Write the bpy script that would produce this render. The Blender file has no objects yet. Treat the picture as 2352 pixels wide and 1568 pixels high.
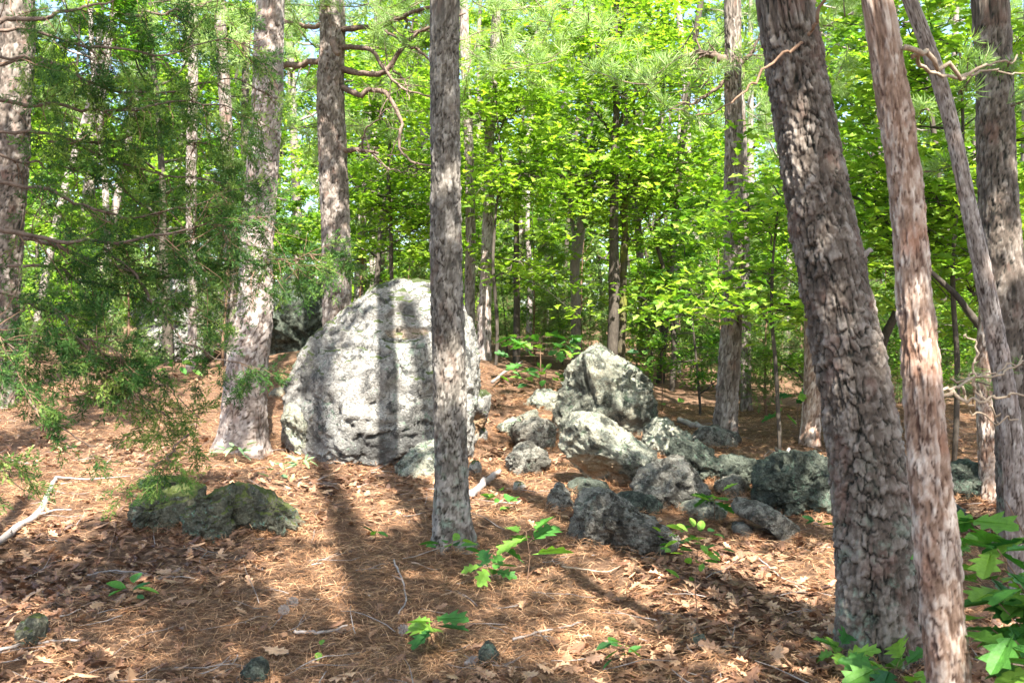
import bpy, math, random
import numpy as np
from mathutils import Vector

# ------------------------------------------------------------------ camera, light, exposure
scene = bpy.context.scene
COL = scene.collection
EYE = 1.55
F = 2285.0            # focal length in the units of a 2352 x 1568 print of the photograph
CX, CY = 1176.0, 784.0
cam_data = bpy.data.cameras.new("camera")
cam = bpy.data.objects.new("camera", cam_data)
COL.objects.link(cam)
cam.location = (0, 0, EYE)
cam.rotation_euler = (math.radians(90), 0, 0)
cam_data.sensor_width = 36.0
cam_data.lens = 35.0
cam_data.clip_start = 0.05
cam_data.clip_end = 600
cam_data.dof.use_dof = True
cam_data.dof.focus_distance = 8.6
cam_data.dof.aperture_fstop = 6.3
scene.camera = cam

SUN_EL = math.radians(52)
SUN_AZ = math.radians(14)          # to the right of straight behind the camera
SDIR = np.array([math.sin(SUN_AZ)*math.cos(SUN_EL), -math.cos(SUN_AZ)*math.cos(SUN_EL), math.sin(SUN_EL)])
world = bpy.data.worlds.new("World"); scene.world = world
world.use_nodes = True
wn = world.node_tree
wn.nodes.clear()
sky = wn.nodes.new('ShaderNodeTexSky'); sky.sky_type = 'NISHITA'; sky.sun_disc = False
sky.sun_elevation = SUN_EL
sky.sun_rotation = math.radians(166)
sky.air_density = 1.0; sky.dust_density = 2.0
bg = wn.nodes.new('ShaderNodeBackground'); bg.inputs[1].default_value = 0.10
wo = wn.nodes.new('ShaderNodeOutputWorld')
wn.links.new(sky.outputs[0], bg.inputs[0]); wn.links.new(bg.outputs[0], wo.inputs[0])
sl = bpy.data.lights.new("sun", 'SUN'); sl.energy = 5.0; sl.angle = math.radians(0.53); sl.color = (1.0, 0.95, 0.86)
so = bpy.data.objects.new("sun", sl); COL.objects.link(so)
so.rotation_euler = Vector(SDIR).to_track_quat('Z', 'Y').to_euler()
vs = scene.view_settings
vs.view_transform = 'Standard'; vs.look = 'None'; vs.exposure = 2.32; vs.gamma = 1.0; vs.use_curve_mapping = False
try:
    scene.cycles.max_bounces = 8; scene.cycles.diffuse_bounces = 4; scene.cycles.transmission_bounces = 4
    scene.cycles.sample_clamp_indirect = 8
    scene.cycles.use_denoising = True
except Exception:
    pass

R0 = np.random.RandomState(7)

# ------------------------------------------------------------------ noise helpers (numpy)
def _h(i, j, k, s):
    n = (i.astype(np.int64)*374761393 + j.astype(np.int64)*668265263 + k.astype(np.int64)*2147483647 + s*1274126177) & 0xffffffff
    n = ((n ^ (n >> 13))*1274126177) & 0xffffffff
    n = ((n ^ (n >> 16))*2246822519) & 0xffffffff
    return ((n ^ (n >> 15)) & 0xffffff)/float(0xffffff)

def vnoise(P, s=0):
    P = np.asarray(P, float)
    I = np.floor(P).astype(np.int64); f = P - I; f = f*f*(3-2*f)
    r = 0
    for a in (0, 1):
        wa = f[:, 0] if a else 1-f[:, 0]
        for b in (0, 1):
            wb = f[:, 1] if b else 1-f[:, 1]
            for c in (0, 1):
                wc = f[:, 2] if c else 1-f[:, 2]
                r = r + wa*wb*wc*_h(I[:, 0]+a, I[:, 1]+b, I[:, 2]+c, s)
    return r*2-1

def fbm(P, o=4, s=0, g=0.5):
    P = np.asarray(P, float); r = 0; a = 1.0
    for i in range(o):
        r = r + a*vnoise(P*(2.03**i)+i*17.3, s+i); a *= g
    return r

def sst(a, b, x):
    t = np.clip((x-a)/(b-a), 0, 1); return t*t*(3-2*t)

# ------------------------------------------------------------------ ground shape
def gh(x, y):
    x = np.asarray(x, float); y = np.asarray(y, float)
    x, y = np.broadcast_arrays(x, y)
    z = 0.07*np.log1p(np.exp(np.clip((y-4)*1.5, -30, 30)))/1.5
    z = np.where(y > 13, z - 0.02*(y-13), z)
    far = np.clip(y-30, 0, 200)
    z = z + 0.05*far*sst(30, 60, y)
    z = z + 0.75*np.exp(-((x+1.9)/2.6)**2)*sst(10.6, 13.5, y)*(1-0.5*sst(18, 26, y))
    z = z + 0.35*sst(-2, -8, x)*sst(8, 14, y)
    z = z + 0.05*np.exp(-((x+2.0)/0.75)**2-((y-7.1)/0.8)**2)
    z = z + 0.05*np.exp(-((x-0.7)/0.7)**2-((y-7.3)/0.9)**2)
    sh = x.shape
    p = np.stack([x.ravel(), y.ravel(), np.zeros(x.size)], 1)
    z = z + (0.06*vnoise(p*0.7, 3) + 0.03*vnoise(p*2.1, 4)).reshape(sh)
    return z

def W(px, py, d):
    return np.array([(px-CX)/F*d, d, EYE-(py-CY)/F*d])

def G(px, py):
    ds = np.concatenate([np.arange(1.2, 30, 0.02), np.arange(30, 150, 0.2)])
    z = EYE-(py-CY)/F*ds
    hit = np.nonzero(gh((px-CX)/F*ds, ds) >= z)[0]
    d = ds[hit[0]] if len(hit) else 60.0
    x = (px-CX)/F*d
    return np.array([x, d, float(gh(x, d))])

# ------------------------------------------------------------------ mesh helpers
def mesh(name, V, faces, mat, attrs=None, smooth=True):
    V = np.asarray(V, np.float32)
    me = bpy.data.meshes.new(name)
    fs = [np.asarray(f, np.int32) for f in (faces if isinstance(faces, (list, tuple)) else [faces]) if len(f)]
    me.vertices.add(len(V)); me.vertices.foreach_set('co', V.ravel())
    lv = np.concatenate([f.ravel() for f in fs]) if fs else np.zeros(0, np.int32)
    tot = np.concatenate([np.full(len(f), f.shape[1], np.int32) for f in fs])
    st = np.concatenate([[0], np.cumsum(tot)[:-1]]).astype(np.int32)
    me.loops.add(len(lv)); me.loops.foreach_set('vertex_index', lv)
    me.polygons.add(len(tot)); me.polygons.foreach_set('loop_start', st); me.polygons.foreach_set('loop_total', tot)
    me.polygons.foreach_set('use_smooth', np.full(len(tot), smooth))
    if attrs:
        for k, a in attrs.items():
            at = me.attributes.new(k, 'FLOAT', 'POINT'); at.data.foreach_set('value', np.asarray(a, np.float32))
    me.update(calc_edges=True)
    if mat: me.materials.append(mat)
    return me

def obj(name, me, parent=None, loc=None):
    o = bpy.data.objects.new(name, me); COL.objects.link(o)
    if parent is not None: o.parent = parent
    if loc is not None: o.location = [float(c) for c in loc]
    return o

def tag(o, label=None, cat=None, group=None, kind=None):
    if label: o['label'] = label
    if cat: o['category'] = cat
    if group: o['group'] = group
    if kind: o['kind'] = kind
    return o

def thing(name, loc, label, cat, group=None):
    return tag(obj(name, None, None, loc), label, cat, group)

class Acc:
    """collects pieces of geometry into one mesh"""
    def __init__(s): s.V = []; s.F = {}; s.T = []; s.n = 0
    def add(s, V, faces, tint=0.5):
        V = np.asarray(V, float)
        for f in (faces if isinstance(faces, list) else [faces]):
            f = np.asarray(f, int); s.F.setdefault(f.shape[1], []).append(f+s.n)
        s.V.append(V); s.T.append(np.broadcast_to(np.asarray(tint, float), (len(V),))); s.n += len(V)
    def mesh(s, name, mat, smooth=True, off=None):
        V = np.concatenate(s.V)
        if off is not None: V = V-np.asarray(off)
        return mesh(name, V, [np.concatenate(f) for f in s.F.values()], mat, {'tint': np.concatenate(s.T)}, smooth)

def frames(path):
    path = np.asarray(path, float)
    t = np.gradient(path, axis=0); t /= np.linalg.norm(t, axis=1)[:, None]+1e-9
    ref = np.array([0, 1.0, 0]) if abs(t[:, 2]).mean() > 0.6 else np.array([0, 0, 1.0])
    a = np.cross(t, ref); a /= np.linalg.norm(a, axis=1)[:, None]+1e-9
    b = np.cross(t, a)
    return t, a, b

def tube(path, rad, n=6, wob=0.0, seed=0):
    path = np.asarray(path, float); m = len(path)
    rad = np.broadcast_to(np.asarray(rad, float), (m,))
    t, a, b = frames(path)
    th = np.linspace(0, 2*math.pi, n, endpoint=False)
    rr = rad[:, None]*(1+(wob*vnoise(np.stack([np.repeat(np.arange(m), n)*0.7, np.tile(th*1.3, m), np.full(m*n, seed*3.1)], 1), seed).reshape(m, n) if wob else 0))
    V = path[:, None]+rr[..., None]*(np.cos(th)[None, :, None]*a[:, None]+np.sin(th)[None, :, None]*b[:, None])
    i = np.arange(m-1)[:, None]; j = np.arange(n)[None]
    Fq = np.stack([i*n+j, i*n+(j+1) % n, (i+1)*n+(j+1) % n, (i+1)*n+j], -1).reshape(-1, 4)
    V = V.reshape(-1, 3)
    V = np.concatenate([V, path[:1], path[-1:]])
    c0, c1 = m*n, m*n+1
    jj = np.arange(n)
    caps = np.concatenate([np.stack([(jj+1) % n, jj, np.full(n, c0)], 1), np.stack([(m-1)*n+jj, (m-1)*n+(jj+1) % n, np.full(n, c1)], 1)])
    return V, [Fq, caps]

def smooth_path(pts, n):
    pts = np.asarray(pts, float)
    d = np.concatenate([[0], np.cumsum(np.linalg.norm(np.diff(pts, axis=0), axis=1))])
    s = np.linspace(0, d[-1], n)
    out = np.stack([np.interp(s, d, pts[:, k]) for k in range(pts.shape[1])], 1)
    k = max(1, n//(2*len(pts)))
    if k > 1:
        ker = np.ones(k)/k
        for c in range(out.shape[1]):
            e = np.pad(out[:, c], (k//2, k-1-k//2), mode='edge')
            sm = np.convolve(e, ker, 'valid')
            sm[0] = out[0, c]; sm[-1] = out[-1, c]; out[:, c] = sm
    return out

def rotmats(n, rng, tilt=1.0, up=True):
    """random rotations: spin about Z then lean by up to `tilt` radians"""
    az = rng.uniform(0, 2*math.pi, n); sp = rng.uniform(0, 2*math.pi, n); ti = rng.uniform(-1, 1, n)*tilt
    cz, sz = np.cos(az), np.sin(az); ct, st = np.cos(ti), np.sin(ti); cs, ss = np.cos(sp), np.sin(sp)
    z = np.zeros(n); o = np.ones(n)
    Rz = np.stack([cz, -sz, z, sz, cz, z, z, z, o], 1).reshape(n, 3, 3)
    Rx = np.stack([o, z, z, z, ct, -st, z, st, ct], 1).reshape(n, 3, 3)
    Rs = np.stack([cs, -ss, z, ss, cs, z, z, z, o], 1).reshape(n, 3, 3)
    return Rz @ Rx @ Rs

def dirmats(D, rng, roll=True):
    """rotations taking +Y to D"""
    D = np.asarray(D, float); D = D/np.linalg.norm(D, axis=1)[:, None]
    n = len(D)
    ref = np.where(np.abs(D[:, 2:3]) < 0.9, np.array([[0, 0, 1.0]]), np.array([[1.0, 0, 0]]))
    X = np.cross(D, ref); X /= np.linalg.norm(X, axis=1)[:, None]
    Z = np.cross(X, D)
    if roll is not False:
        amt = math.pi if roll is True else roll
        r = rng.uniform(-amt, amt, n)[:, None]
        X, Z = X*np.cos(r)+Z*np.sin(r), Z*np.cos(r)-X*np.sin(r)
    return np.stack([X, D, Z], 2)

def scatter(tpl, Rm, T, S):
    """many copies of a template (V, [faces]) -> V, faces, index of the copy for every vertex"""
    V, Fs = tpl
    n = len(T); k = len(V)
    S = np.broadcast_to(np.asarray(S, float), (n,))
    X = np.einsum('nij,kj->nki', Rm, V)*S[:, None, None]+np.asarray(T)[:, None]
    out = []
    for f in Fs:
        f = np.asarray(f)
        out.append((f[None]+(np.arange(n)*k)[:, None, None]).reshape(-1, f.shape[1]))
    return X.reshape(-1, 3), out, np.repeat(np.arange(n), k)

# ------------------------------------------------------------------ materials
def new_mat(name):
    m = bpy.data.materials.new(name); m.use_nodes = True
    nt = m.node_tree; nt.nodes.clear()
    out = nt.nodes.new('ShaderNodeOutputMaterial')
    return m, nt, out
def N(nt, t, **kw):
    n = nt.nodes.new(t)
    for k, v in kw.items():
        if k in n.inputs: n.inputs[k].default_value = v
        else: setattr(n, k, v)
    return n
def ramp(nt, stops, src, interp='LINEAR'):
    r = nt.nodes.new('ShaderNodeValToRGB'); r.color_ramp.interpolation = interp
    el = r.color_ramp.elements
    while len(el) < len(stops): el.new(0.5)
    for e, (p, c) in zip(el, stops): e.position = p; e.color = (*c, 1)
    nt.links.new(src, r.inputs[0]); return r
def mixc(nt, fac, a, b, mode='MIX'):
    m = nt.nodes.new('ShaderNodeMix'); m.data_type = 'RGBA'; m.blend_type = mode
    for sock, v in ((m.inputs[0], fac), (m.inputs[6], a), (m.inputs[7], b)):
        if isinstance(v, (int, float)): sock.default_value = v
        elif isinstance(v, tuple): sock.default_value = (*v, 1)
        else: nt.links.new(v, sock)
    return m.outputs[2]
def mathn(nt, op, a, b=0.0, clamp=False):
    m = nt.nodes.new('ShaderNodeMath'); m.operation = op; m.use_clamp = clamp
    for i, v in enumerate((a, b)):
        if isinstance(v, (int, float)): m.inputs[i].default_value = v
        else: nt.links.new(v, m.inputs[i])
    return m.outputs[0]
def noise(nt, vec, scale, detail=4, rough=0.55, dist=0.0):
    n = nt.nodes.new('ShaderNodeTexNoise'); n.inputs['Scale'].default_value = scale
    n.inputs['Detail'].default_value = detail; n.inputs['Roughness'].default_value = rough; n.inputs['Distortion'].default_value = dist
    nt.links.new(vec, n.inputs['Vector']); return n.outputs['Fac']
def attr(nt, name):
    a = nt.nodes.new('ShaderNodeAttribute'); a.attribute_name = name; return a.outputs['Fac']
def objrand(nt):
    return nt.nodes.new('ShaderNodeObjectInfo').outputs['Random']
def coords(nt): return nt.nodes.new('ShaderNodeTexCoord').outputs['Object']
def bumpn(nt, h, strength, dist):
    b = nt.nodes.new('ShaderNodeBump'); b.inputs['Strength'].default_value = strength; b.inputs['Distance'].default_value = dist
    nt.links.new(h, b.inputs['Height']); return b.outputs['Normal']

def leaf_mat(name, c0, c1, c2, trans=0.45, gloss=0.35, tcol=(1.15, 1.25, 0.45)):
    m, nt, out = new_mat(name)
    t = attr(nt, 'tint')
    rnd = objrand(nt)
    t2 = mathn(nt, 'ADD', t, mathn(nt, 'MULTIPLY', mathn(nt, 'SUBTRACT', rnd, 0.5), 0.35), True)
    r = ramp(nt, [(0.0, c0), (0.5, c1), (1.0, c2)], t2)
    gp = nt.nodes.new('ShaderNodeNewGeometry').outputs['Position']
    nn = noise(nt, gp, 38, 4, 0.7)
    class _R: pass
    cm = mixc(nt, 0.8, r.outputs[0], ramp(nt, [(0.3, (0.75, 0.72, 0.7)), (0.65, (1.2, 1.15, 1.0))], nn).outputs[0], 'MULTIPLY')
    r = _R(); r.outputs = [cm]
    p = N(nt, 'ShaderNodeBsdfPrincipled', Roughness=0.5)
    nt.links.new(bumpn(nt, nn, 0.5, 0.01), p.inputs['Normal'])
    p.inputs['Specular IOR Level'].default_value = gloss
    nt.links.new(r.outputs[0], p.inputs['Base Color'])
    tr = N(nt, 'ShaderNodeBsdfTranslucent')
    tc = mixc(nt, 1.0, r.outputs[0], tcol, 'MULTIPLY')
    nt.links.new(tc, tr.inputs['Color'])
    mx = N(nt, 'ShaderNodeMixShader'); mx.inputs[0].default_value = trans
    nt.links.new(p.outputs[0], mx.inputs[1]); nt.links.new(tr.outputs[0], mx.inputs[2])
    nt.links.new(mx.outputs[0], out.inputs[0])
    return m

def bark_mat(name, dark, mid, light, crackc, red=(0.2, 0.09, 0.05), lichen=0.0, lich_c=(0.2, 0.26, 0.2)):
    m, nt, out = new_mat(name)
    co = coords(nt)
    t = attr(nt, 'tint'); ck = attr(nt, 'crack')
    mp = nt.nodes.new('ShaderNodeMapping'); mp.inputs['Scale'].default_value = (1, 1, 0.6); nt.links.new(co, mp.inputs[0])
    nz = noise(nt, mp.outputs[0], 55, 6, 0.72)
    nz2 = noise(nt, mp.outputs[0], 7, 3, 0.6)
    v = mathn(nt, 'ADD', mathn(nt, 'MULTIPLY', t, 0.6), mathn(nt, 'MULTIPLY', nz, 0.4))
    r = ramp(nt, [(0.15, dark), (0.45, mid), (0.78, light)], v)
    redm = ramp(nt, [(0.55, (0, 0, 0)), (0.68, (1, 1, 1))], nz2)
    c = mixc(nt, mathn(nt, 'MULTIPLY', redm.outputs[0], 0.45), r.outputs[0], red)
    if lichen:
        nl = noise(nt, co, 11, 5, 0.7)
        lm = ramp(nt, [(0.6-lichen*0.1, (0, 0, 0)), (0.66, (1, 1, 1))], nl)
        sep = nt.nodes.new('ShaderNodeSeparateXYZ'); nt.links.new(co, sep.inputs[0])
        low = mathn(nt, 'SUBTRACT', 1.0, mathn(nt, 'MULTIPLY', sep.outputs[2], 0.9), True)
        c = mixc(nt, mathn(nt, 'MULTIPLY', lm.outputs[0], low), c, lich_c)
    c = mixc(nt, ck, c, crackc)
    p = N(nt, 'ShaderNodeBsdfPrincipled', Roughness=0.85)
    p.inputs['Specular IOR Level'].default_value = 0.2
    nt.links.new(c, p.inputs['Base Color'])
    nt.links.new(bumpn(nt, nz, 0.7, 0.006), p.inputs['Normal'])
    nt.links.new(p.outputs[0], out.inputs[0])
    return m

def wood_mat(name, dark, light, moss=None):
    m, nt, out = new_mat(name)
    co = coords(nt)
    mp = nt.nodes.new('ShaderNodeMapping'); mp.inputs['Scale'].default_value = (1, 1, 0.35); nt.links.new(co, mp.inputs[0])
    nz = noise(nt, mp.outputs[0], 28, 6, 0.7)
    lo = noise(nt, co, 1.7, 3, 0.6)
    v = mathn(nt, 'ADD', mathn(nt, 'MULTIPLY', nz, 0.7), mathn(nt, 'MULTIPLY', lo, 0.4))
    c = ramp(nt, [(0.35, dark), (0.75, light)], v).outputs[0]
    if moss:
        mm = ramp(nt, [(0.5, (0, 0, 0)), (0.6, (1, 1, 1))], lo).outputs[0]
        c = mixc(nt, mathn(nt, 'MULTIPLY', mm, 0.8), c, moss)
    p = N(nt, 'ShaderNodeBsdfPrincipled', Roughness=0.9); p.inputs['Specular IOR Level'].default_value = 0.15
    nt.links.new(c, p.inputs['Base Color']); nt.links.new(bumpn(nt, nz, 1.0, 0.012), p.inputs['Normal'])
    nt.links.new(p.outputs[0], out.inputs[0]); return m

def rock_mat(name, base, pale, dark, green, gl=0.5, dk=0.5, sc=1.0, moss=None):
    """weathered stone: pale lichen crust, dark algae, green patches"""
    m, nt, out = new_mat(name)
    geo = nt.nodes.new('ShaderNodeNewGeometry').outputs['Position']
    n1 = noise(nt, geo, 2.2*sc, 6, 0.65, 0.6)
    n2 = noise(nt, geo, 9*sc, 6, 0.7, 0.3)
    n3 = noise(nt, geo, 42*sc, 5, 0.7)
    n4 = noise(nt, geo, 3.6*sc, 5, 0.6, 1.0)
    n5 = noise(nt, geo, 14*sc, 4, 0.6, 0.8)
    c = mixc(nt, ramp(nt, [(0.35, (0, 0, 0)), (0.62, (1, 1, 1))], n1).outputs[0], base, pale)
    c = mixc(nt, mathn(nt, 'MULTIPLY', ramp(nt, [(0.53, (0, 0, 0)), (0.565, (1, 1, 1))], n5).outputs[0], 0.75), c, pale)
    dkm = ramp(nt, [(0.64-dk*0.21, (0, 0, 0)), (0.69-dk*0.19, (1, 1, 1))], mathn(nt, 'ADD', mathn(nt, 'MULTIPLY', n4, 0.55), mathn(nt, 'MULTIPLY', n2, 0.45))).outputs[0]
    sa = attr(nt, 'stain')
    sm = ramp(nt, [(0.56, (0, 0, 0)), (0.72, (1, 1, 1))], mathn(nt, 'ADD', mathn(nt, 'MULTIPLY', sa, 0.42), mathn(nt, 'MULTIPLY', mathn(nt, 'ADD', n2, n3), 0.36))).outputs[0]
    dkm = mathn(nt, 'MAXIMUM', dkm, sm)
    c = mixc(nt, mathn(nt, 'MULTIPLY', dkm, 0.85), c, dark)
    gm = ramp(nt, [(0.67-gl*0.19, (0, 0, 0)), (0.70-gl*0.18, (1, 1, 1))], mathn(nt, 'ADD', mathn(nt, 'MULTIPLY', n1, 0.4), mathn(nt, 'MULTIPLY', n5, 0.6))).outputs[0]
    c = mixc(nt, mathn(nt, 'MULTIPLY', gm, 0.8), c, green)
    vo = nt.nodes.new('ShaderNodeTexVoronoi'); vo.inputs['Scale'].default_value = 16*sc; nt.links.new(geo, vo.inputs['Vector'])
    sp = ramp(nt, [(0.16, (1, 1, 1)), (0.24, (0, 0, 0))], mathn(nt, 'ADD', vo.outputs['Distance'], mathn(nt, 'MULTIPLY', n3, 0.12))).outputs[0]
    c = mixc(nt, mathn(nt, 'MULTIPLY', sp, 0.55), c, tuple(min(0.75, x*1.25) for x in pale))
    c = mixc(nt, 0.5, c, ramp(nt, [(0.40, (0.2, 0.2, 0.2)), (0.56, (1, 1, 1))], n3).outputs[0], 'MULTIPLY')
    wv = nt.nodes.new('ShaderNodeVectorMath'); wv.operation = 'MULTIPLY_ADD'
    ncol = nt.nodes.new('ShaderNodeTexNoise'); ncol.inputs['Scale'].default_value = 4*sc; ncol.inputs['Detail'].default_value = 5; nt.links.new(geo, ncol.inputs['Vector'])
    nt.links.new(ncol.outputs['Color'], wv.inputs[0]); wv.inputs[1].default_value = (0.7, 0.7, 0.7); nt.links.new(geo, wv.inputs[2])
    vc = nt.nodes.new('ShaderNodeTexVoronoi'); vc.feature = 'DISTANCE_TO_EDGE'; vc.inputs['Scale'].default_value = 3.2*sc; nt.links.new(wv.outputs[0], vc.inputs['Vector'])
    crk = ramp(nt, [(0.0, (1, 1, 1)), (0.022, (0, 0, 0))], vc.outputs['Distance']).outputs[0]
    crk = mathn(nt, 'MULTIPLY', crk, ramp(nt, [(0.45, (0, 0, 0)), (0.6, (1, 1, 1))], n1).outputs[0])
    c = mixc(nt, mathn(nt, 'MULTIPLY', crk, 0.7), c, (0.04, 0.035, 0.03))
    ck = attr(nt, 'tint')
    c = mixc(nt, mathn(nt, 'MULTIPLY', ck, 0.8), c, (0.32, 0.19, 0.09))
    if moss:
        nm = nt.nodes.new('ShaderNodeNewGeometry').outputs['Normal']
        sz = nt.nodes.new('ShaderNodeSeparateXYZ'); nt.links.new(nm, sz.inputs[0])
        mm = ramp(nt, [(0.9, (0, 0, 0)), (1.05, (1, 1, 1))], mathn(nt, 'ADD', sz.outputs[2], mathn(nt, 'MULTIPLY', n2, 0.5))).outputs[0]
        c = mixc(nt, mathn(nt, 'MULTIPLY', mm, 0.9), c, moss)
    p = N(nt, 'ShaderNodeBsdfPrincipled', Roughness=0.88); p.inputs['Specular IOR Level'].default_value = 0.2
    nt.links.new(c, p.inputs['Base Color'])
    hb = mathn(nt, 'ADD', mathn(nt, 'MULTIPLY', n3, 0.7), mathn(nt, 'ADD', n2, mathn(nt, 'MULTIPLY', crk, -0.5)))
    nt.links.new(bumpn(nt, hb, 1.0, 0.045), p.inputs['Normal'])
    nt.links.new(p.outputs[0], out.inputs[0]); return m

M_OAK = leaf_mat('oak_leaf_green', (0.075, 0.18, 0.025), (0.21, 0.36, 0.04), (0.40, 0.54, 0.10), 0.52)
M_OAK2 = leaf_mat('dark_oak_leaf_green', (0.06, 0.17, 0.025), (0.16, 0.32, 0.04), (0.38, 0.52, 0.09), 0.5)
M_LEAFNEAR = leaf_mat('near_leaf_green', (0.03, 0.12, 0.03), (0.08, 0.24, 0.04), (0.22, 0.40, 0.06), 0.38, 0.35)
M_CEDAR = leaf_mat('cedar_green', (0.025, 0.07, 0.022), (0.08, 0.18, 0.045), (0.27, 0.38, 0.10), 0.4, 0.15)
M_YCEDAR = leaf_mat('young_cedar_green', (0.06, 0.12, 0.04), (0.12, 0.20, 0.06), (0.2, 0.30, 0.10), 0.3, 0.2)
M_PINE = leaf_mat('pine_needle_green', (0.12, 0.22, 0.07), (0.22, 0.35, 0.12), (0.38, 0.50, 0.24), 0.45, 0.3)
M_FERN = leaf_mat('pale_fern_green', (0.12, 0.22, 0.10), (0.2, 0.34, 0.18), (0.3, 0.42, 0.25), 0.3, 0.3)
M_LITTER = leaf_mat('dead_leaf_brown', (0.07, 0.036, 0.025), (0.24, 0.128, 0.078), (0.56, 0.37, 0.24), 0.12, 0.4, (1.1, 0.8, 0.6))
M_NEEDLE = leaf_mat('dead_needle', (0.11, 0.055, 0.03), (0.32, 0.165, 0.085), (0.64, 0.42, 0.26), 0.1, 0.3, (1.1, 0.8, 0.6))
M_BARK_BIG = bark_mat('pine_bark_brown', (0.038, 0.031, 0.025), (0.105, 0.082, 0.066), (0.26, 0.225, 0.195), (0.014, 0.016, 0.013), (0.17, 0.09, 0.07), 0.6)
M_BARK_PALE = bark_mat('pine_bark_pale', (0.085, 0.064, 0.052), (0.23, 0.188, 0.165), (0.44, 0.395, 0.365), (0.035, 0.022, 0.016), (0.27, 0.17, 0.13))
M_BARK_GREY = bark_mat('pine_bark_grey', (0.05, 0.04, 0.032), (0.15, 0.122, 0.102), (0.32, 0.285, 0.255), (0.03, 0.022, 0.018), (0.22, 0.12, 0.085))
M_BARK_CENTRE = bark_mat('pine_bark_centre', (0.045, 0.04, 0.034), (0.135, 0.118, 0.10), (0.33, 0.30, 0.265), (0.025, 0.02, 0.016), (0.16, 0.10, 0.075), 0.9)
M_BARK_FLAKE = bark_mat('young_pine_bark', (0.09, 0.05, 0.03), (0.28, 0.19, 0.14), (0.58, 0.50, 0.43), (0.07, 0.038, 0.028), (0.33, 0.15, 0.09))
M_LIMB = wood_mat('limb_wood', (0.05, 0.035, 0.028), (0.26, 0.19, 0.15))
M_OAKWOOD = wood_mat('oak_wood', (0.025, 0.02, 0.016), (0.12, 0.10, 0.08))
M_MOSSWOOD = wood_mat('mossy_oak_wood', (0.03, 0.025, 0.018), (0.13, 0.11, 0.07), (0.16, 0.17, 0.02))
M_GREYWOOD = wood_mat('grey_trunk_wood', (0.10, 0.08, 0.07), (0.40, 0.34, 0.31))
M_DEAD = wood_mat('dead_wood', (0.14, 0.12, 0.11), (0.42, 0.37, 0.34))
M_TWIG = wood_mat('twig_wood', (0.10, 0.055, 0.035), (0.28, 0.18, 0.12))
M_PALETWIG = wood_mat('pale_twig_wood', (0.22, 0.16, 0.11), (0.5, 0.40, 0.30))
M_ROCK_BIG = rock_mat('boulder_stone', (0.19, 0.175, 0.155), (0.38, 0.37, 0.34), (0.06, 0.06, 0.058), (0.20, 0.26, 0.20), 0.45, 0.60, 1.0, (0.05, 0.07, 0.012))
M_ROCK_PEAK = rock_mat('peak_stone', (0.25, 0.23, 0.17), (0.40, 0.41, 0.33), (0.06, 0.065, 0.055), (0.20, 0.27, 0.18), 0.6, 0.62, 1.3)
M_ROCK_GREY = rock_mat('grey_stone', (0.19, 0.172, 0.14), (0.35, 0.335, 0.285), (0.055, 0.05, 0.04), (0.19, 0.225, 0.18), 0.5, 0.8, 1.8)
M_ROCK_MOSSY = rock_mat('mossy_stone', (0.13, 0.125, 0.085), (0.20, 0.195, 0.145), (0.05, 0.055, 0.038), (0.22, 0.36, 0.26), 0.62, 0.55, 1.7, (0.10, 0.12, 0.03))
M_ROCK_TEAL = rock_mat('green_lichen_stone', (0.085, 0.095, 0.07), (0.17, 0.19, 0.15), (0.035, 0.042, 0.034), (0.14, 0.205, 0.15), 0.6, 0.8, 1.8)

def ground_mat():
    m, nt, out = new_mat('pine_straw_ground')
    geo = nt.nodes.new('ShaderNodeNewGeometry').outputs['Position']
    n1 = noise(nt, geo, 0.9, 5, 0.6); n2 = noise(nt, geo, 14, 6, 0.75, 0.5); n3 = noise(nt, geo, 70, 4, 0.8, 1.5)
    c = ramp(nt, [(0.3, (0.035, 0.018, 0.012)), (0.5, (0.19, 0.11, 0.067)), (0.72, (0.50, 0.355, 0.245))], mathn(nt, 'ADD', mathn(nt, 'MULTIPLY', n2, 0.5), mathn(nt, 'MULTIPLY', n3, 0.5))).outputs[0]
    c = mixc(nt, mathn(nt, 'MULTIPLY', ramp(nt, [(0.45, (0, 0, 0)), (0.65, (1, 1, 1))], n1).outputs[0], 0.4), c, (0.20, 0.12, 0.08))
    p = N(nt, 'ShaderNodeBsdfPrincipled', Roughness=0.95); p.inputs['Specular IOR Level'].default_value = 0.1
    nt.links.new(c, p.inputs['Base Color'])
    nt.links.new(bumpn(nt, mathn(nt, 'ADD', n2, mathn(nt, 'MULTIPLY', n3, 0.5)), 1.0, 0.05), p.inputs['Normal'])
    nt.links.new(p.outputs[0], out.inputs[0]); return m
M_GROUND = ground_mat()

# ------------------------------------------------------------------ the ground (one sheet, finer near the camera)
def build_ground():
    yy = np.concatenate([np.arange(-12, 2.5, 0.5), np.arange(2.5, 12, 0.045), 12*1.012**np.arange(0, 130), 12*1.012**130*1.08**np.arange(1, 26)])
    u = np.linspace(-1, 1, 251); u = np.sign(u)*(0.6*np.abs(u)+0.4*np.abs(u)**3)
    Y = np.repeat(yy, len(u)); half = np.clip(np.abs(Y)*1.1+5, 8, 400)
    X = np.tile(u, len(yy))*half
    Z = gh(X, Y)
    near = 1-sst(12, 30, Y)
    p = np.stack([X, Y, np.zeros_like(X)], 1)
    Z = Z + near*(0.016*fbm(p*7, 3, 20))
    nu = len(u); i = np.arange(len(yy)-1)[:, None]; j = np.arange(nu-1)[None]
    Fq = np.stack([i*nu+j, i*nu+j+1, (i+1)*nu+j+1, (i+1)*nu+j], -1).reshape(-1, 4)
    o = obj('ground', mesh('ground', np.stack([X, Y, Z], 1), Fq, M_GROUND))
    tag(o, 'forest floor of orange brown pine straw and dead leaves rising gently away', kind='structure')
    return o
ground = build_ground()

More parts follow.
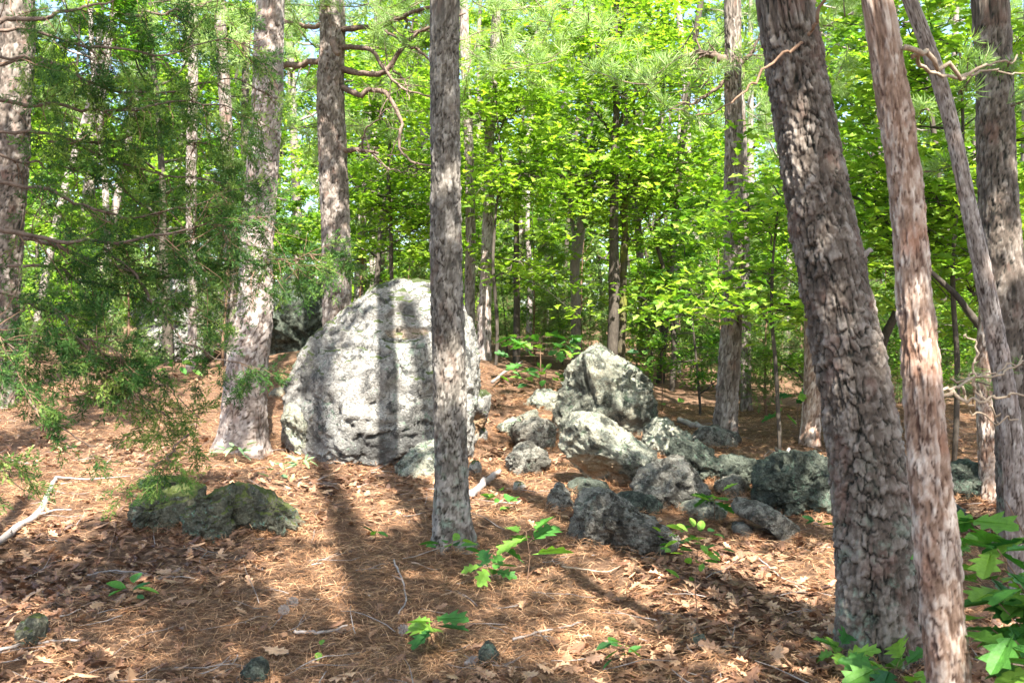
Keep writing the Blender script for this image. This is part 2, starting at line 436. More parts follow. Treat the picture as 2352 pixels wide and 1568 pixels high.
# ------------------------------------------------------------------ trunks with real bark plates
def bark_field(th, s, nU, ch, seed, depth, strip=1.0):
    """height, crack mask and plate tint on a cylinder; th in radians, s in metres along the trunk"""
    def cells(uu, vv, nu, sd):
        i0 = np.floor(uu).astype(np.int64); j0 = np.floor(vv).astype(np.int64)
        F1 = np.full(uu.shape, 9.0); F2 = np.full(uu.shape, 9.0); idr = np.zeros(uu.shape); dv = np.zeros(uu.shape)
        for a in (-1, 0, 1):
            for b in (-1, 0, 1):
                ci = i0+a; cj = j0+b; cm = ci % nu
                z0 = np.zeros_like(cm)
                px = ci+0.5+0.8*(_h(cm, cj, z0, sd)-0.5); py = cj+0.5+0.9*(_h(cm, cj, z0+1, sd)-0.5)
                d = np.hypot(uu-px, vv-py)
                new = d < F1
                F2 = np.where(new, F1, np.minimum(F2, d))
                idr = np.where(new, _h(cm, cj, z0+2, sd), idr); dv = np.where(new, vv-py, dv)
                F1 = np.where(new, d, F1)
        return F1, F2, idr, dv
    R = np.stack([np.cos(th)*2, np.sin(th)*2, s*2.5], 1)
    w1 = fbm(R*1.5, 3, seed); w2 = fbm(R*1.5+9, 3, seed+5)
    hf = np.stack([np.cos(th)*9, np.sin(th)*9, s*30], 1)
    j1 = fbm(hf, 2, seed+21); j2 = fbm(hf+7, 2, seed+22)
    uu = th/(2*math.pi)*nU + 0.55*w1 + 0.16*j1; vv = s/ch + 0.5*w2 + 0.20*j2
    F1, F2, idr, dv = cells(uu, vv, nU, seed)
    e = F2-F1
    nU2 = int(nU*1.9)
    G1, G2, id2, dv2 = cells(th/(2*math.pi)*nU2+0.5*w2, s/(ch*0.45)+0.4*w1, nU2, seed+11)
    e2 = G2-G1
    nU3 = int(nU*3.1)
    H1, H2, id3, dv3 = cells(th/(2*math.pi)*nU3+0.8*w1+0.2*j2, s/(ch*0.3)+0.5*w2+0.2*j1, nU3, seed+31)
    fine = fbm(np.stack([np.cos(th)*14, np.sin(th)*14, s*26], 1), 3, seed+2)
    op = sst(-0.55, 0.35, fbm(R*2.2+3, 2, seed+41))            # how far each joint has opened
    fu = 1-np.abs(fbm(np.stack([np.cos(th)*nU*0.33, np.sin(th)*nU*0.33, s/ch*0.42], 1), 2, seed+51))*2.2
    fu = sst(0.78, 1.0, fu)*sst(-0.5, 0.4, w1)                                     # long upright furrows
    je = 1-sst(0.0, 0.06+0.10*op, e)
    h = depth*(0.75*(1-je*(0.35+0.65*op))*(0.5+0.5*idr) + 0.38*sst(0, 0.14, e2)*id2 + 0.18*id3 - 0.42*dv*sst(0, .25, e) - 0.22*dv2 + 0.2*fine - 0.65*fu)
    crack = np.clip((1-sst(0.0, 0.07+0.09*op, e))*(0.3+0.7*op) + (1-sst(0.0, 0.06, e2))*0.38*op + 0.75*fu, 0, 0.97)
    tint = np.clip(0.42*idr+0.40*id2+0.26*id3+0.16*fine-0.04, 0, 1)
    return h, np.clip(crack, 0, 1), tint

def trunk_mesh(path_px, widths_px, dist, mat, nth, dz, nU, ch, depth, seed, base=None, flare=0.35, top_extra=5.0, zfine=None, lean_y=0.0):
    """path_px: (x, y) from the foot upwards; widths_px at the same points; dist: metres from the camera"""
    base = G(path_px[0][0], path_px[0][1]) if base is None else np.asarray(base)
    d = base[1] if dist is None else dist
    pts = []; rad = []
    for (px, py), w in zip(path_px, widths_px):
        p = W(px, py, d); pts.append(p); rad.append(w/F*d/2)
    pts[0] = np.array([pts[0][0], d, float(gh(pts[0][0], d))])
    pts = np.array(pts); rad = np.array(rad)
    L = np.linalg.norm(pts[-1]-pts[-2]); dirn = (pts[-1]-pts[-2])/L
    pts = np.concatenate([[pts[0]-(pts[1]-pts[0])/np.linalg.norm(pts[1]-pts[0])*0.35], pts, [pts[-1]+dirn*top_extra]])
    rad = np.concatenate([[rad[0]*1.0], rad, [rad[-1]*0.7]])
    cum = np.concatenate([[0], np.cumsum(np.linalg.norm(np.diff(pts, axis=0), axis=1))])
    Lf = cum[-2]+0.15
    s = np.concatenate([np.arange(0, Lf, dz), np.arange(Lf, cum[-1], dz*12)])
    ker = 15
    path = np.stack([np.interp(s, cum, pts[:, k]) for k in range(3)], 1)
    nb = max(3, int(0.35/dz))
    for k in (0, 1, 2):
        e = np.pad(path[:, k], (nb, nb), mode='reflect', reflect_type='odd'); path[:, k] = np.convolve(e, np.ones(2*nb+1)/(2*nb+1), 'valid')
    r = np.interp(s, cum, rad)
    wav = fbm(np.stack([s*0.8, s*0+seed, s*0], 1), 2, seed)
    path[:, 0] += 0.03*wav*r[0]/0.2; path[:, 1] += 0.03*fbm(np.stack([s*0.7, s*0+seed+5, s*0], 1), 2, seed)
    m = len(s)
    th = np.linspace(0, 2*math.pi, nth, endpoint=False)
    TH = np.tile(th, m); SS = np.repeat(s, nth)
    h, ck, ti = bark_field(TH, SS, nU, ch, seed, depth)
    zz = np.repeat(path[:, 2]-pts[1][2], nth)
    fl = flare*np.exp(-np.clip(zz, -0.3, 9)/0.16)*(0.75+0.45*np.cos(TH*4+seed)*np.cos(TH*1+seed*2))
    low = (0.16 if flare == 0.0 else 0.07)*fbm(np.stack([np.cos(TH)*1.2, np.sin(TH)*1.2, SS*(2.6 if flare == 0.0 else 1.3)], 1), 3, seed+9)
    rr = np.repeat(r, nth)*(1+fl+low)+h-depth*0.7
    t, a, b = frames(path)
    A = np.repeat(a, nth, 0); B = np.repeat(b, nth, 0)
    V = np.repeat(path, nth, 0)+rr[:, None]*(np.cos(TH)[:, None]*A+np.sin(TH)[:, None]*B)
    i = np.arange(m-1)[:, None]; j = np.arange(nth)[None]
    Fq = np.stack([i*nth+j, i*nth+(j+1) % nth, (i+1)*nth+(j+1) % nth, (i+1)*nth+j], -1).reshape(-1, 4)
    org = np.array([pts[1][0], pts[1][1], pts[1][2]])
    return mesh('trunk', V-org, Fq, mat, {'tint': ti, 'crack': ck}), org, (path, r)

TRUNKS = {}
def pine(key, label, path, widths, mat, nth, dz, nU, ch, depth, seed, dist=None, base=None, flare=0.35, cat='tree', group='pine trees around the clearing', name='pine_tree', top_extra=4.0):
    me, org, ln = trunk_mesh(path, widths, dist, mat, nth, dz, nU, ch, depth, seed, base, flare, top_extra)
    t = thing(name, org, label, cat, group)
    obj('trunk', me, t)
    TRUNKS[key] = (t, org, ln)
    return t, org

def limb_px(parent, org, pts, d, r0, r1, mat=M_LIMB, n=28, sides=7, name='branch', dd=0.0, wob=0.25, seed=0):
    """a branch through picture points at distance d (drifting by dd metres towards its tip)"""
    k = len(pts)
    P = np.array([W(p[0], p[1], d+dd*i/max(1, k-1)) for i, p in enumerate(pts)])
    P = smooth_path(P, n)
    P = P + 0.016*np.stack([fbm(np.stack([np.arange(n)*0.55, np.full(n, seed+q*7.), np.zeros(n)], 1), 2, seed+q) for q in range(3)], 1)
    V, Fs = tube(P, np.linspace(r0, r1, n), sides, wob, seed)
    me = mesh(name, V-org, Fs, mat, {'tint': np.full(len(V), .5)})
    o_ = obj(name, me, parent)
    if r0 > 0.012 and n > 12:
        rz = np.random.RandomState(seed+5000); tw = Acc()
        for q in range(9):
            k_ = rz.randint(n//4, n-1); dv = (P[k_]-P[k_-1]); dv /= np.linalg.norm(dv)
            b = curve_branch(P[k_], dv+rz.normal(size=3)*.8, rz.uniform(.15, .55), rz, 8, .13)
            V, Fs = tube(b, np.linspace(r0*.22, .0015, 8), 4); tw.add(V, Fs)
            b2 = curve_branch(b[4], (b[4]-b[3])*8+rz.normal(size=3)*.6, rz.uniform(.1, .25), rz, 6, .12)
            V, Fs = tube(b2, np.linspace(r0*.1, .001, 6), 3); tw.add(V, Fs)
        t_ = obj('twigs', tw.mesh('twigs', mat, off=org), o_); t_['kind'] = 'stuff'
    return o_, P

# ------------------------------------------------------------------ leaves
def fold(half, fold_a=0.25, curl=0.0):
    """two mirrored halves of a leaf, blade along +Y"""
    h = np.array(half, float)
    def side(s):
        z = np.abs(h[:, 0])*math.tan(fold_a) - curl*h[:, 1]**2
        return np.stack([h[:, 0]*s, h[:, 1], z], 1)
    R_, L_ = side(1), side(-1)
    n = len(h)
    return np.concatenate([R_, L_]), [np.array([list(range(n)), list(range(2*n-1, n-1, -1))])]
OAK_FULL = [(0, -0.12), (0.012, 0.0), (0.05, 0.08), (0.20, 0.16), (0.10, 0.27), (0.34, 0.40), (0.14, 0.50), (0.33, 0.68), (0.13, 0.73), (0.17, 0.90), (0, 1.0)]
OAK_MID = [(0, 0), (0.10, 0.12), (0.28, 0.30), (0.13, 0.42), (0.34, 0.66), (0.12, 0.78), (0, 1)]
OVAL = [(0, 0), (0.14, 0.14), (0.25, 0.38), (0.24, 0.62), (0.12, 0.86), (0, 1)]
LF_OAK = fold(OAK_FULL, 0.22, 0.10)
LF_MID = fold(OAK_MID, 0.3, 0.15)
LF_OVAL = fold(OVAL, 0.25, 0.15)
LF_FAR = fold([(0, 0), (0.3, 0.35), (0.24, 0.75), (0, 1)], 0.3, 0.1)

def leaf_cloud(acc, tpl, T, size, rng, tilt=0.7, tint=(0.0, 1.0), sz=(0.7, 1.25), tint_c=None):
    n = len(T)
    Rm = rotmats(n, rng, tilt)
    V, Fs, idx = scatter(tpl, Rm, T, size*rng.uniform(sz[0], sz[1], n))
    ti = rng.uniform(tint[0], tint[1], n)
    if tint_c is not None: ti = np.clip(ti+tint_c, 0, 1)
    acc.add(V, Fs, ti[idx])

def needle_tuft(n=22, length=1.0, w=0.022, spread=1.1, seed=1):
    rng = np.random.RandomState(seed)
    th = rng.uniform(0, 2*math.pi, n); ph = rng.uniform(0.1, spread, n)
    D = np.stack([np.sin(ph)*np.cos(th), np.cos(ph), np.sin(ph)*np.sin(th)], 1)
    S = np.cross(D, rng.normal(size=(n, 3))); S /= np.linalg.norm(S, axis=1)[:, None]
    L = length*rng.uniform(0.7, 1.0, n)[:, None]
    b = np.stack([np.zeros(n), rng.uniform(-0.35, 0.1, n), np.zeros(n)], 1)
    mid = b+D*L*0.55; tip = b+D*L+np.array([0, 0, -0.12])
    V = np.stack([b, mid+S*w, tip, mid-S*w], 1).reshape(-1, 3)
    return V, [np.arange(n*4).reshape(n, 4)]
TUFT = needle_tuft()

def cedar_sprig(seed=1, side=8):
    rng = np.random.RandomState(seed)
    V = []; Fq = []
    def blade(p, d, L, w):
        d = d/np.linalg.norm(d); s = np.cross(d, rng.normal(size=3)); s /= np.linalg.norm(s)
        k = len(V); V.extend([p, p+d*L*0.5+s*w, p+d*L, p+d*L*0.5-s*w]); Fq.append([k, k+1, k+2, k+3])
    blade(np.zeros(3), np.array([0, 1, 0.]), 1.0, 0.014)
    for i in range(side):
        y = 0.08+0.86*i/side
        a = rng.uniform(0, 2*math.pi)
        d = np.array([math.cos(a)*0.8, 0.85, math.sin(a)*0.5])
        Ls = (0.42-0.25*y)*rng.uniform(0.8, 1.2)
        p0 = np.array([0, y, 0])
        dn = d/np.linalg.norm(d)
        blade(p0, dn, Ls, 0.012)
        for q in range(4):
            t = 0.2+0.8*q/5
            dd = dn+rng.normal(size=3)*0.55
            blade(p0+dn*Ls*t, dd, 0.17*rng.uniform(0.7, 1.2), 0.021)
    return np.array(V), [np.array(Fq)]
SPRIG = cedar_sprig()
SPRIG2 = cedar_sprig(5, 7)

# ------------------------------------------------------------------ generic trees
def curve_branch(start, d, L, rng, n=9, wig=0.16, up=0.0):
    p = [np.array(start, float)]; d = np.array(d, float); d /= np.linalg.norm(d)
    for i in range(n-1):
        d = d+rng.normal(size=3)*wig+np.array([0, 0, up]); d /= np.linalg.norm(d)
        p.append(p[-1]+d*L/(n-1))
    return np.array(p)

def broadleaf(seed, H=9.0, z0=2.2, spread=2.4, nl=22, leaves=7000, lsize=0.14, wood=M_OAKWOOD, leafm=M_OAK, trunk_r=0.07, tpl=LF_MID, lean=0.02, tilt=0.75, gap=True):
    """-> (wood mesh, crown mesh) with the foot at the origin"""
    rng = np.random.RandomState(seed)
    wood_a = Acc(); leaf_a = Acc()
    n = 16
    tp = curve_branch((0, 0, -0.2), (rng.normal()*lean, rng.normal()*lean, 1), H+0.2, rng, n, 0.045)
    V, Fs = tube(tp, np.linspace(trunk_r, trunk_r*0.15, n), 9, 0.15, seed); wood_a.add(V, Fs)
    spots = []
    az = rng.uniform(0, 6.28)
    for i in range(nl):
        t = (z0+(H-z0)*(i+rng.uniform(0, 1))/nl)/H
        az += 2.4+rng.normal()*0.3
        k = min(n-2, int(t*(n-1))); f = t*(n-1)-k
        st = tp[k]*(1-f)+tp[k+1]*f
        L = spread*(1.0-0.65*max(0, t-0.35)/0.65)*rng.uniform(0.6, 1.15)
        el = rng.uniform(0.1, 0.65)
        br = curve_branch(st, (math.cos(az)*math.cos(el), math.sin(az)*math.cos(el), math.sin(el)), L, rng, 9, 0.2, -0.01)
        r0 = trunk_r*(1-t)*0.45+0.008
        V, Fs = tube(br, np.linspace(r0, 0.004, 9), 5, 0, seed); wood_a.add(V, Fs)
        for q in range(6):
            k2 = rng.randint(3, 9)
            b2 = curve_branch(br[k2], (br[k2]-br[k2-1])+rng.normal(size=3)*np.array([0.22, 0.22, 0.1])*L*0.5, L*rng.uniform(0.2, 0.42), rng, 5, 0.2)
            V, Fs = tube(b2, np.linspace(r0*0.35, 0.002, 5), 4); wood_a.add(V, Fs)
            spots.append(b2)
        spots.append(br[4:])
    per = max(1, leaves//len(spots))
    T = []; tc = []
    for b in spots:
        m = int(per*rng.uniform(0.5, 1.5))
        ii = rng.uniform(0.2, len(b)-1.001, m); k = ii.astype(int); f = (ii-k)[:, None]
        c = b[k]*(1-f)+b[k+1]*f
        T.append(c+rng.normal(size=(m, 3))*np.array([0.13, 0.13, 0.055])); tc.append(np.full(m, rng.uniform(-0.4, 0.35)))
    T = np.concatenate(T)
    leaf_cloud(leaf_a, tpl, T, lsize, rng, tilt, (0.15, 0.85), tint_c=np.concatenate(tc))
    return wood_a.mesh('branches', wood), leaf_a.mesh('crown', leafm, False)

def pine_crown(seed, H=12.0, z0=4.0, spread=2.2, nl=24, tufts=1700, trunk_r=0.11, tsize=0.2):
    rng = np.random.RandomState(seed)
    wood_a = Acc(); leaf_a = Acc(); n = 18
    tp = curve_branch((0, 0, -0.3), (rng.normal()*0.02, 0, 1), H+0.3, rng, n, 0.02)
    V, Fs = tube(tp, np.linspace(trunk_r, trunk_r*0.3, n), 12, 0.12, seed); wood_a.add(V, Fs)
    T = []; D = []
    az = 0
    for i in range(nl):
        t = (z0+(H-z0)*(i+rng.uniform(0, 1))/nl)/H; az += 2.4
        k = min(n-2, int(t*(n-1))); st = tp[k]
        L = spread*(1.1-0.7*t)*rng.uniform(0.7, 1.2)*1.3
        el = rng.uniform(-0.1, 0.4)
        br = curve_branch(st, (math.cos(az)*math.cos(el), math.sin(az)*math.cos(el), math.sin(el)), L, rng, 9, 0.2, 0.03)
        V, Fs = tube(br, np.linspace(0.03, 0.006, 9), 5); wood_a.add(V, Fs)
        for q in range(7):
            k2 = rng.randint(3, 9)
            b2 = curve_branch(br[k2], (br[k2]-br[k2-1])/L*4+rng.normal(size=3)*0.8, L*0.25, rng, 5, 0.2, 0.05)
            V, Fs = tube(b2, np.linspace(0.01, 0.003, 5), 4); wood_a.add(V, Fs)
            m = max(2, int(tufts/(nl*7)))
            for w in range(m):
                f = rng.uniform(1, 4); kk = int(f); p = b2[kk]+(b2[min(4, kk+1)]-b2[kk])*(f-kk)
                T.append(p+rng.normal(size=3)*0.05); D.append((b2[-1]-b2[0])/(L*.25)+rng.normal(size=3)*0.5+np.array([0, 0, .3]))
    T = np.array(T); D = np.array(D)
    V, Fs, idx = scatter(TUFT, dirmats(D, rng), T, tsize*rng.uniform(0.7, 1.15, len(T)))
    leaf_a.add(V, Fs, rng.uniform(0.1, 0.9, len(T))[idx])
    return wood_a.mesh('branches', M_GREYWOOD), leaf_a.mesh('crown', M_PINE, False)

def young_cedar(seed, H=2.6, r=0.7, n=420, mat=None):
    rng = np.random.RandomState(seed)
    wa = Acc(); la = Acc()
    tp = curve_branch((0, 0, -0.1), (0, 0, 1), H, rng, 8, 0.04)
    V, Fs = tube(tp, np.linspace(0.025, 0.005, 8), 6); wa.add(V, Fs)
    T = []; D = []
    for i in range(n//7):
        t = rng.uniform(0.06, 0.98)**0.9; az = rng.uniform(0, 6.28)
        k = min(6, int(t*7)); st = tp[k]+(tp[k+1]-tp[k])*(t*7-k)
        L = r*(1-t)**0.7*rng.uniform(0.6, 1.15)+0.08
        br = curve_branch(st, (math.cos(az), math.sin(az), 0.35), L, rng, 6, 0.15, 0.02)
        V, Fs = tube(br, np.linspace(0.006, 0.002, 6), 3); wa.add(V, Fs)
        for q in range(7):
            f = rng.uniform(1.0, 4.99); kk = int(f)
            T.append(br[kk]+(br[kk+1]-br[kk])*(f-kk)); D.append((br[-1]-br[0])/L+rng.normal(size=3)*0.6)
    T = np.array(T); D = np.array(D)
    V, Fs, idx = scatter(SPRIG2, dirmats(D, rng), T, 0.22*rng.uniform(0.7, 1.3, len(T)))
    V = V
    la.add(V, Fs, rng.uniform(0, 1, len(T))[idx])
    return wa.mesh('stem', M_TWIG), la.mesh('foliage', mat or M_YCEDAR, False)

# ------------------------------------------------------------------ the named pines (positions read off the photograph)
pine('left_edge', 'thick dark pine trunk half cut off by the left edge of the picture', [(2, 925), (18, 600), (38, 250), (42, 0)], [66, 66, 70, 74],
     M_BARK_BIG, 90, 0.018, 17, 0.13, 0.02, 31)
tB, oB = pine('B', 'broad pale pine leaning right, standing left of the big boulder', [(548, 1035), (560, 880), (585, 700), (597, 450), (612, 230), (627, 0)], [104, 92, 78, 72, 68, 66],
     M_BARK_PALE, 112, 0.0135, 16, 0.10, 0.016, 32, flare=0.45)
tC, oC = pine('C', 'straight pine with plated grey bark growing behind the big boulder', [(772, 725), (770, 500), (764, 250), (757, 0)], [64, 66, 62, 54],
     M_BARK_GREY, 120, 0.015, 16, 0.12, 0.018, 33, dist=12.6, flare=0.08)
tD, oD = pine('D', 'slim upright pine standing in front of the big boulder', [(1041, 1258), (1034, 1000), (1031, 700), (1028, 350), (1027, 0)], [80, 74, 70, 66, 64],
     M_BARK_CENTRE, 100, 0.0095, 13, 0.10, 0.014, 34, flare=0.5)
tM, oM = pine('M', 'largest pine, dark scaly brown trunk leaning left at the right side', [(2020, 1515), (2000, 1200), (1968, 900), (1905, 560), (1860, 300), (1812, 0)], [178, 172, 158, 146, 134, 122],
     M_BARK_BIG, 200, 0.0072, 15, 0.085, 0.020, 35, flare=0.3, top_extra=6)
tN, oN = pine('N', 'slender young pine with flaky pinkish bark, nearest the viewer at right', [(2190, 1700), (2162, 1480), (2118, 1050), (2095, 700), (2072, 440), (2052, 210), (2012, 0)], [98, 94, 84, 78, 72, 74, 66],
     M_BARK_FLAKE, 92, 0.0085, 9, 0.10, 0.010, 36, dist=3.35, flare=0.0)
tO, oO = pine('O', 'thin grey sapling trunk leaning left at the right edge', [(2350, 1180), (2318, 950), (2262, 640), (2215, 400), (2165, 190), (2090, 0)], [48, 46, 40, 34, 34, 30],
     M_BARK_PALE, 60, 0.012, 9, 0.09, 0.006, 37, dist=5.6, flare=0.05)
tP, oP = pine('P', 'tall upright pine at the far right edge with deep cracked bark', [(2335, 1175), (2318, 800), (2292, 450), (2276, 0)], [84, 84, 84, 78],
     M_BARK_BIG, 100, 0.014, 15, 0.11, 0.015, 38, dist=6.6, flare=0.1)
pine('Q', 'reddish sunlit pine trunk behind the thin leaning sapling at right', [(2288, 1140), (2276, 850), (2285, 500), (2290, 0)], [62, 56, 50, 42],
     M_BARK_FLAKE, 90, 0.014, 13, 0.11, 0.012, 39, dist=8.0)
tJ, oJ = pine('J', 'middle distance pine standing right of the peaked boulder', [(1664, 1008), (1676, 760), (1688, 560), (1684, 250), (1680, 0)], [54, 46, 44, 38, 36],
     M_BARK_GREY, 90, 0.018, 14, 0.13, 0.02, 40)
pine('K', 'thin pine close behind the middle distance pine at right', [(1714, 1012), (1714, 760), (1712, 480), (1700, 200), (1690, 0)], [23, 22, 20, 15, 12],
     M_BARK_GREY, 40, 0.03, 9, 0.13, 0.014, 41, dist=13.2)
pine('L', 'reddish pine trunk mostly hidden behind the largest pine', [(1862, 1020), (1862, 800), (1858, 500), (1855, 200)], [40, 36, 30, 24],
     M_BARK_FLAKE, 50, 0.025, 11, 0.13, 0.016, 42)
pine('E', 'pale slim pine just right of the big boulder', [(1110, 880), (1116, 600), (1128, 300), (1142, 0)], [30, 26, 22, 18],
     M_BARK_PALE, 50, 0.025, 10, 0.13, 0.014, 43, dist=14.5)
pine('E2', 'slim pine half hidden behind the upright front pine', [(1080, 800), (1082, 500), (1072, 250), (1064, 0)], [24, 22, 22, 20],
     M_BARK_PALE, 44, 0.03, 9, 0.13, 0.014, 44, dist=15.5)
pine('S', 'shadowed slim pine behind the broad pale pine at left', [(533, 830), (532, 600), (520, 300), (505, 0)], [30, 30, 28, 24],
     M_BARK_GREY, 50, 0.03, 10, 0.13, 0.014, 45, dist=15)
pine('T', 'slender pale trunk seen through the cedar boughs at left', [(438, 880), (446, 700), (440, 450), (446, 0)], [18, 20, 24, 20],
     M_BARK_PALE, 40, 0.03, 9, 0.13, 0.012, 46, dist=14.2)

# crooked limbs of the pine behind the boulder
dC = oC[1]
sd = 100
for pts, r0, r1, dd in [
    ([(752, 62), (700, 60), (665, 50), (640, 40)], .05, .03, .5),
    ([(770, 66), (830, 66), (890, 55), (950, 30), (1010, 12), (1060, -20)], .055, .022, -.6),
    ([(750, 142), (720, 140), (690, 150), (650, 152), (610, 140)], .065, .045, .3),
    ([(780, 158), (820, 165), (870, 172), (895, 155), (925, 110), (960, 75), (1010, 50), (1070, 30)], .06, .018, -.5),
    ([(780, 108), (825, 110), (860, 118), (880, 150), (900, 185), (940, 210), (1000, 222)], .05, .012, -.4),
    ([(785, 203), (815, 215), (838, 222), (843, 206), (880, 210), (905, 238), (925, 290), (914, 335), (942, 372), (1010, 388)], .055, .015, -.3),
    ([(785, 345), (825, 343), (850, 350), (870, 352)], .05, .02, -.2),
    ([(885, 72), (920, 95), (960, 115), (995, 145)], .03, .015, -.4),
    ([(835, 222), (850, 205), (862, 210)], .02, .01, -.3),
    ([(905, 160), (930, 185), (940, 230)], .02, .008, -.5),
    ([(825, 345), (840, 300), (870, 270), (905, 240)], .018, .006, -.5),
    ([(850, 350), (880, 380), (905, 392), (960, 400)], .018, .006, -.5),
    ([(940, 75), (1000, 70), (1060, 95), (1110, 70)], .02, .006, .5)]:
    sd += 1
    limb_px(tC, oC, pts, dC-0.05, r0*.72, r1*.7, dd=dd, seed=sd)
limb_px(tC, oC, [(766, 92), (770, 112), (778, 130)], dC-0.28, .05, .03, n=10, dd=-.12, seed=140, name='branch_stub')
limb_px(tJ, oJ, [(1684, 160), (1665, 140), (1640, 128), (1610, 122), (1570, 130)], oJ[1], .07, .02, seed=150)
limb_px(tJ, oJ, [(1680, 172), (1650, 200), (1600, 235), (1560, 240)], oJ[1], .025, .008, seed=151)
limb_px(tJ, oJ, [(1690, 150), (1720, 130), (1760, 60)], oJ[1], .03, .008, seed=152)
# pale dead limbs of the two right hand pines
limb_px(tM, oM, [(1836, 90), (1780, 140), (1720, 205), (1655, 250), (1600, 262)], oM[1]-0.25, .007, .003, M_TWIG, dd=-.2, seed=160)
limb_px(tM, oM, [(1850, 80), (1878, 45), (1893, -10)], oM[1]-0.22, .008, .007, M_TWIG, n=14, dd=-.1, seed=161)
limb_px(tM, oM, [(1975, 590), (1998, 575)], oM[1]-0.05, .02, .008, M_DEAD, n=6, seed=162, name='branch_stub')
limb_px(tN, oN, [(2085, 105), (2125, 118), (2160, 150), (2200, 175), (2260, 160), (2340, 130)], 3.3, .010, .003, M_PALETWIG, dd=.3, seed=163)
limb_px(tN, oN, [(2090, 130), (2130, 165), (2190, 178), (2290, 165), (2352, 172)], 3.35, .008, .002, M_PALETWIG, dd=.5, seed=164)
limb_px(tN, oN, [(2140, 905), (2200, 910), (2260, 922), (2352, 905)], 3.35, .008, .003, M_PALETWIG, dd=-.1, seed=165)
limb_px(tN, oN, [(2260, 922), (2230, 870), (2250, 820), (2215, 760)], 3.3, .005, .002, M_PALETWIG, dd=-.1, seed=166)
limb_px(tN, oN, [(2145, 900), (2200, 880), (2290, 860), (2352, 830)], 3.35, .006, .003, M_PALETWIG, dd=.3, seed=167)
limb_px(tN, oN, [(2200, 885), (2240, 950), (2300, 968), (2330, 960)], 3.35, .004, .002, M_PALETWIG, dd=.1, seed=168)
limb_px(tN, oN, [(2256, 905), (2275, 930), (2290, 960), (2270, 985)], 3.3, .004, .002, M_PALETWIG, dd=.1, seed=169)
limb_px(tN, oN, [(2190, 878), (2290, 850), (2352, 822)], 3.5, .004, .002, M_PALETWIG, dd=.1, seed=170)

# needle sprays in the upper part of the picture, on twigs of the pines they hang from
rt = np.random.RandomState(616)
def sprays(parent, org, zone, d, n, size=0.22, sp=1.0, dark=0.0):
    x0, y0, x1, y1 = zone
    wa = Acc(); la = Acc(); T = []; D = []
    for i in range(max(2, n//9)):
        a = W(rt.uniform(x0, x1), rt.uniform(y0, y1), d+rt.uniform(-.8, .8)*sp)
        dv = rt.normal(size=3)*np.array([1, 1, .35]); Q = curve_branch(a, dv, 0.9*sp, rt, 6, .2, .04)
        V, Fs = tube(Q, np.linspace(.008, .003, 6), 4); wa.add(V, Fs)
        for q in range(9):
            f = rt.uniform(0, 4.99); k = int(f); T.append(Q[k]+(Q[k+1]-Q[k])*(f-k)+rt.normal(size=3)*.03); D.append((Q[-1]-Q[0])/(.9*sp)+rt.normal(size=3)*.5+np.array([0, 0, .25]))
    T = np.array(T); D = np.array(D)
    V, Fs, idx = scatter(TUFT, dirmats(D, rt), T, size*rt.uniform(.7, 1.15, len(T)))
    la.add(V, Fs, np.clip(rt.uniform(.2, 1, len(T))-dark, 0, 1)[idx])
    o = obj('twigs', wa.mesh('twigs', M_LIMB, off=org), parent); o['kind'] = 'stuff'
    o = obj('needles', la.mesh('needles', M_PINE, False, off=org), parent); o['kind'] = 'stuff'
for z_, d_, n_ in [((655, 40, 745, 210), 13.5, 70), ((660, 250, 740, 420), 13.5, 60), ((800, -60, 1010, 120), 12.8, 260), ((1060, -60, 1400, 170), 13.5, 420), ((440, -60, 620, 160), 12.5, 220), ((860, 120, 990, 330), 13.5, 60)]:
    sprays(tC, oC, z_, d_, n_)
sprays(tJ, oJ, (1690, -40, 1800, 240), 11.5, 120); sprays(tJ, oJ, (1480, 60, 1660, 260), 11.5, 130)
sprays(tM, oM, (1885, -40, 2010, 110), 8.5, 60, .18, .5)
sprays(tP, oP, (2120, 60, 2352, 260), 6.3, 40, .13, .35, .1); sprays(tP, oP, (2180, 760, 2352, 900), 6.3, 26, .12, .3, .1); sprays(tO, oO, (2130, 160, 2300, 420), 6.0, 26, .13, .35, .1)

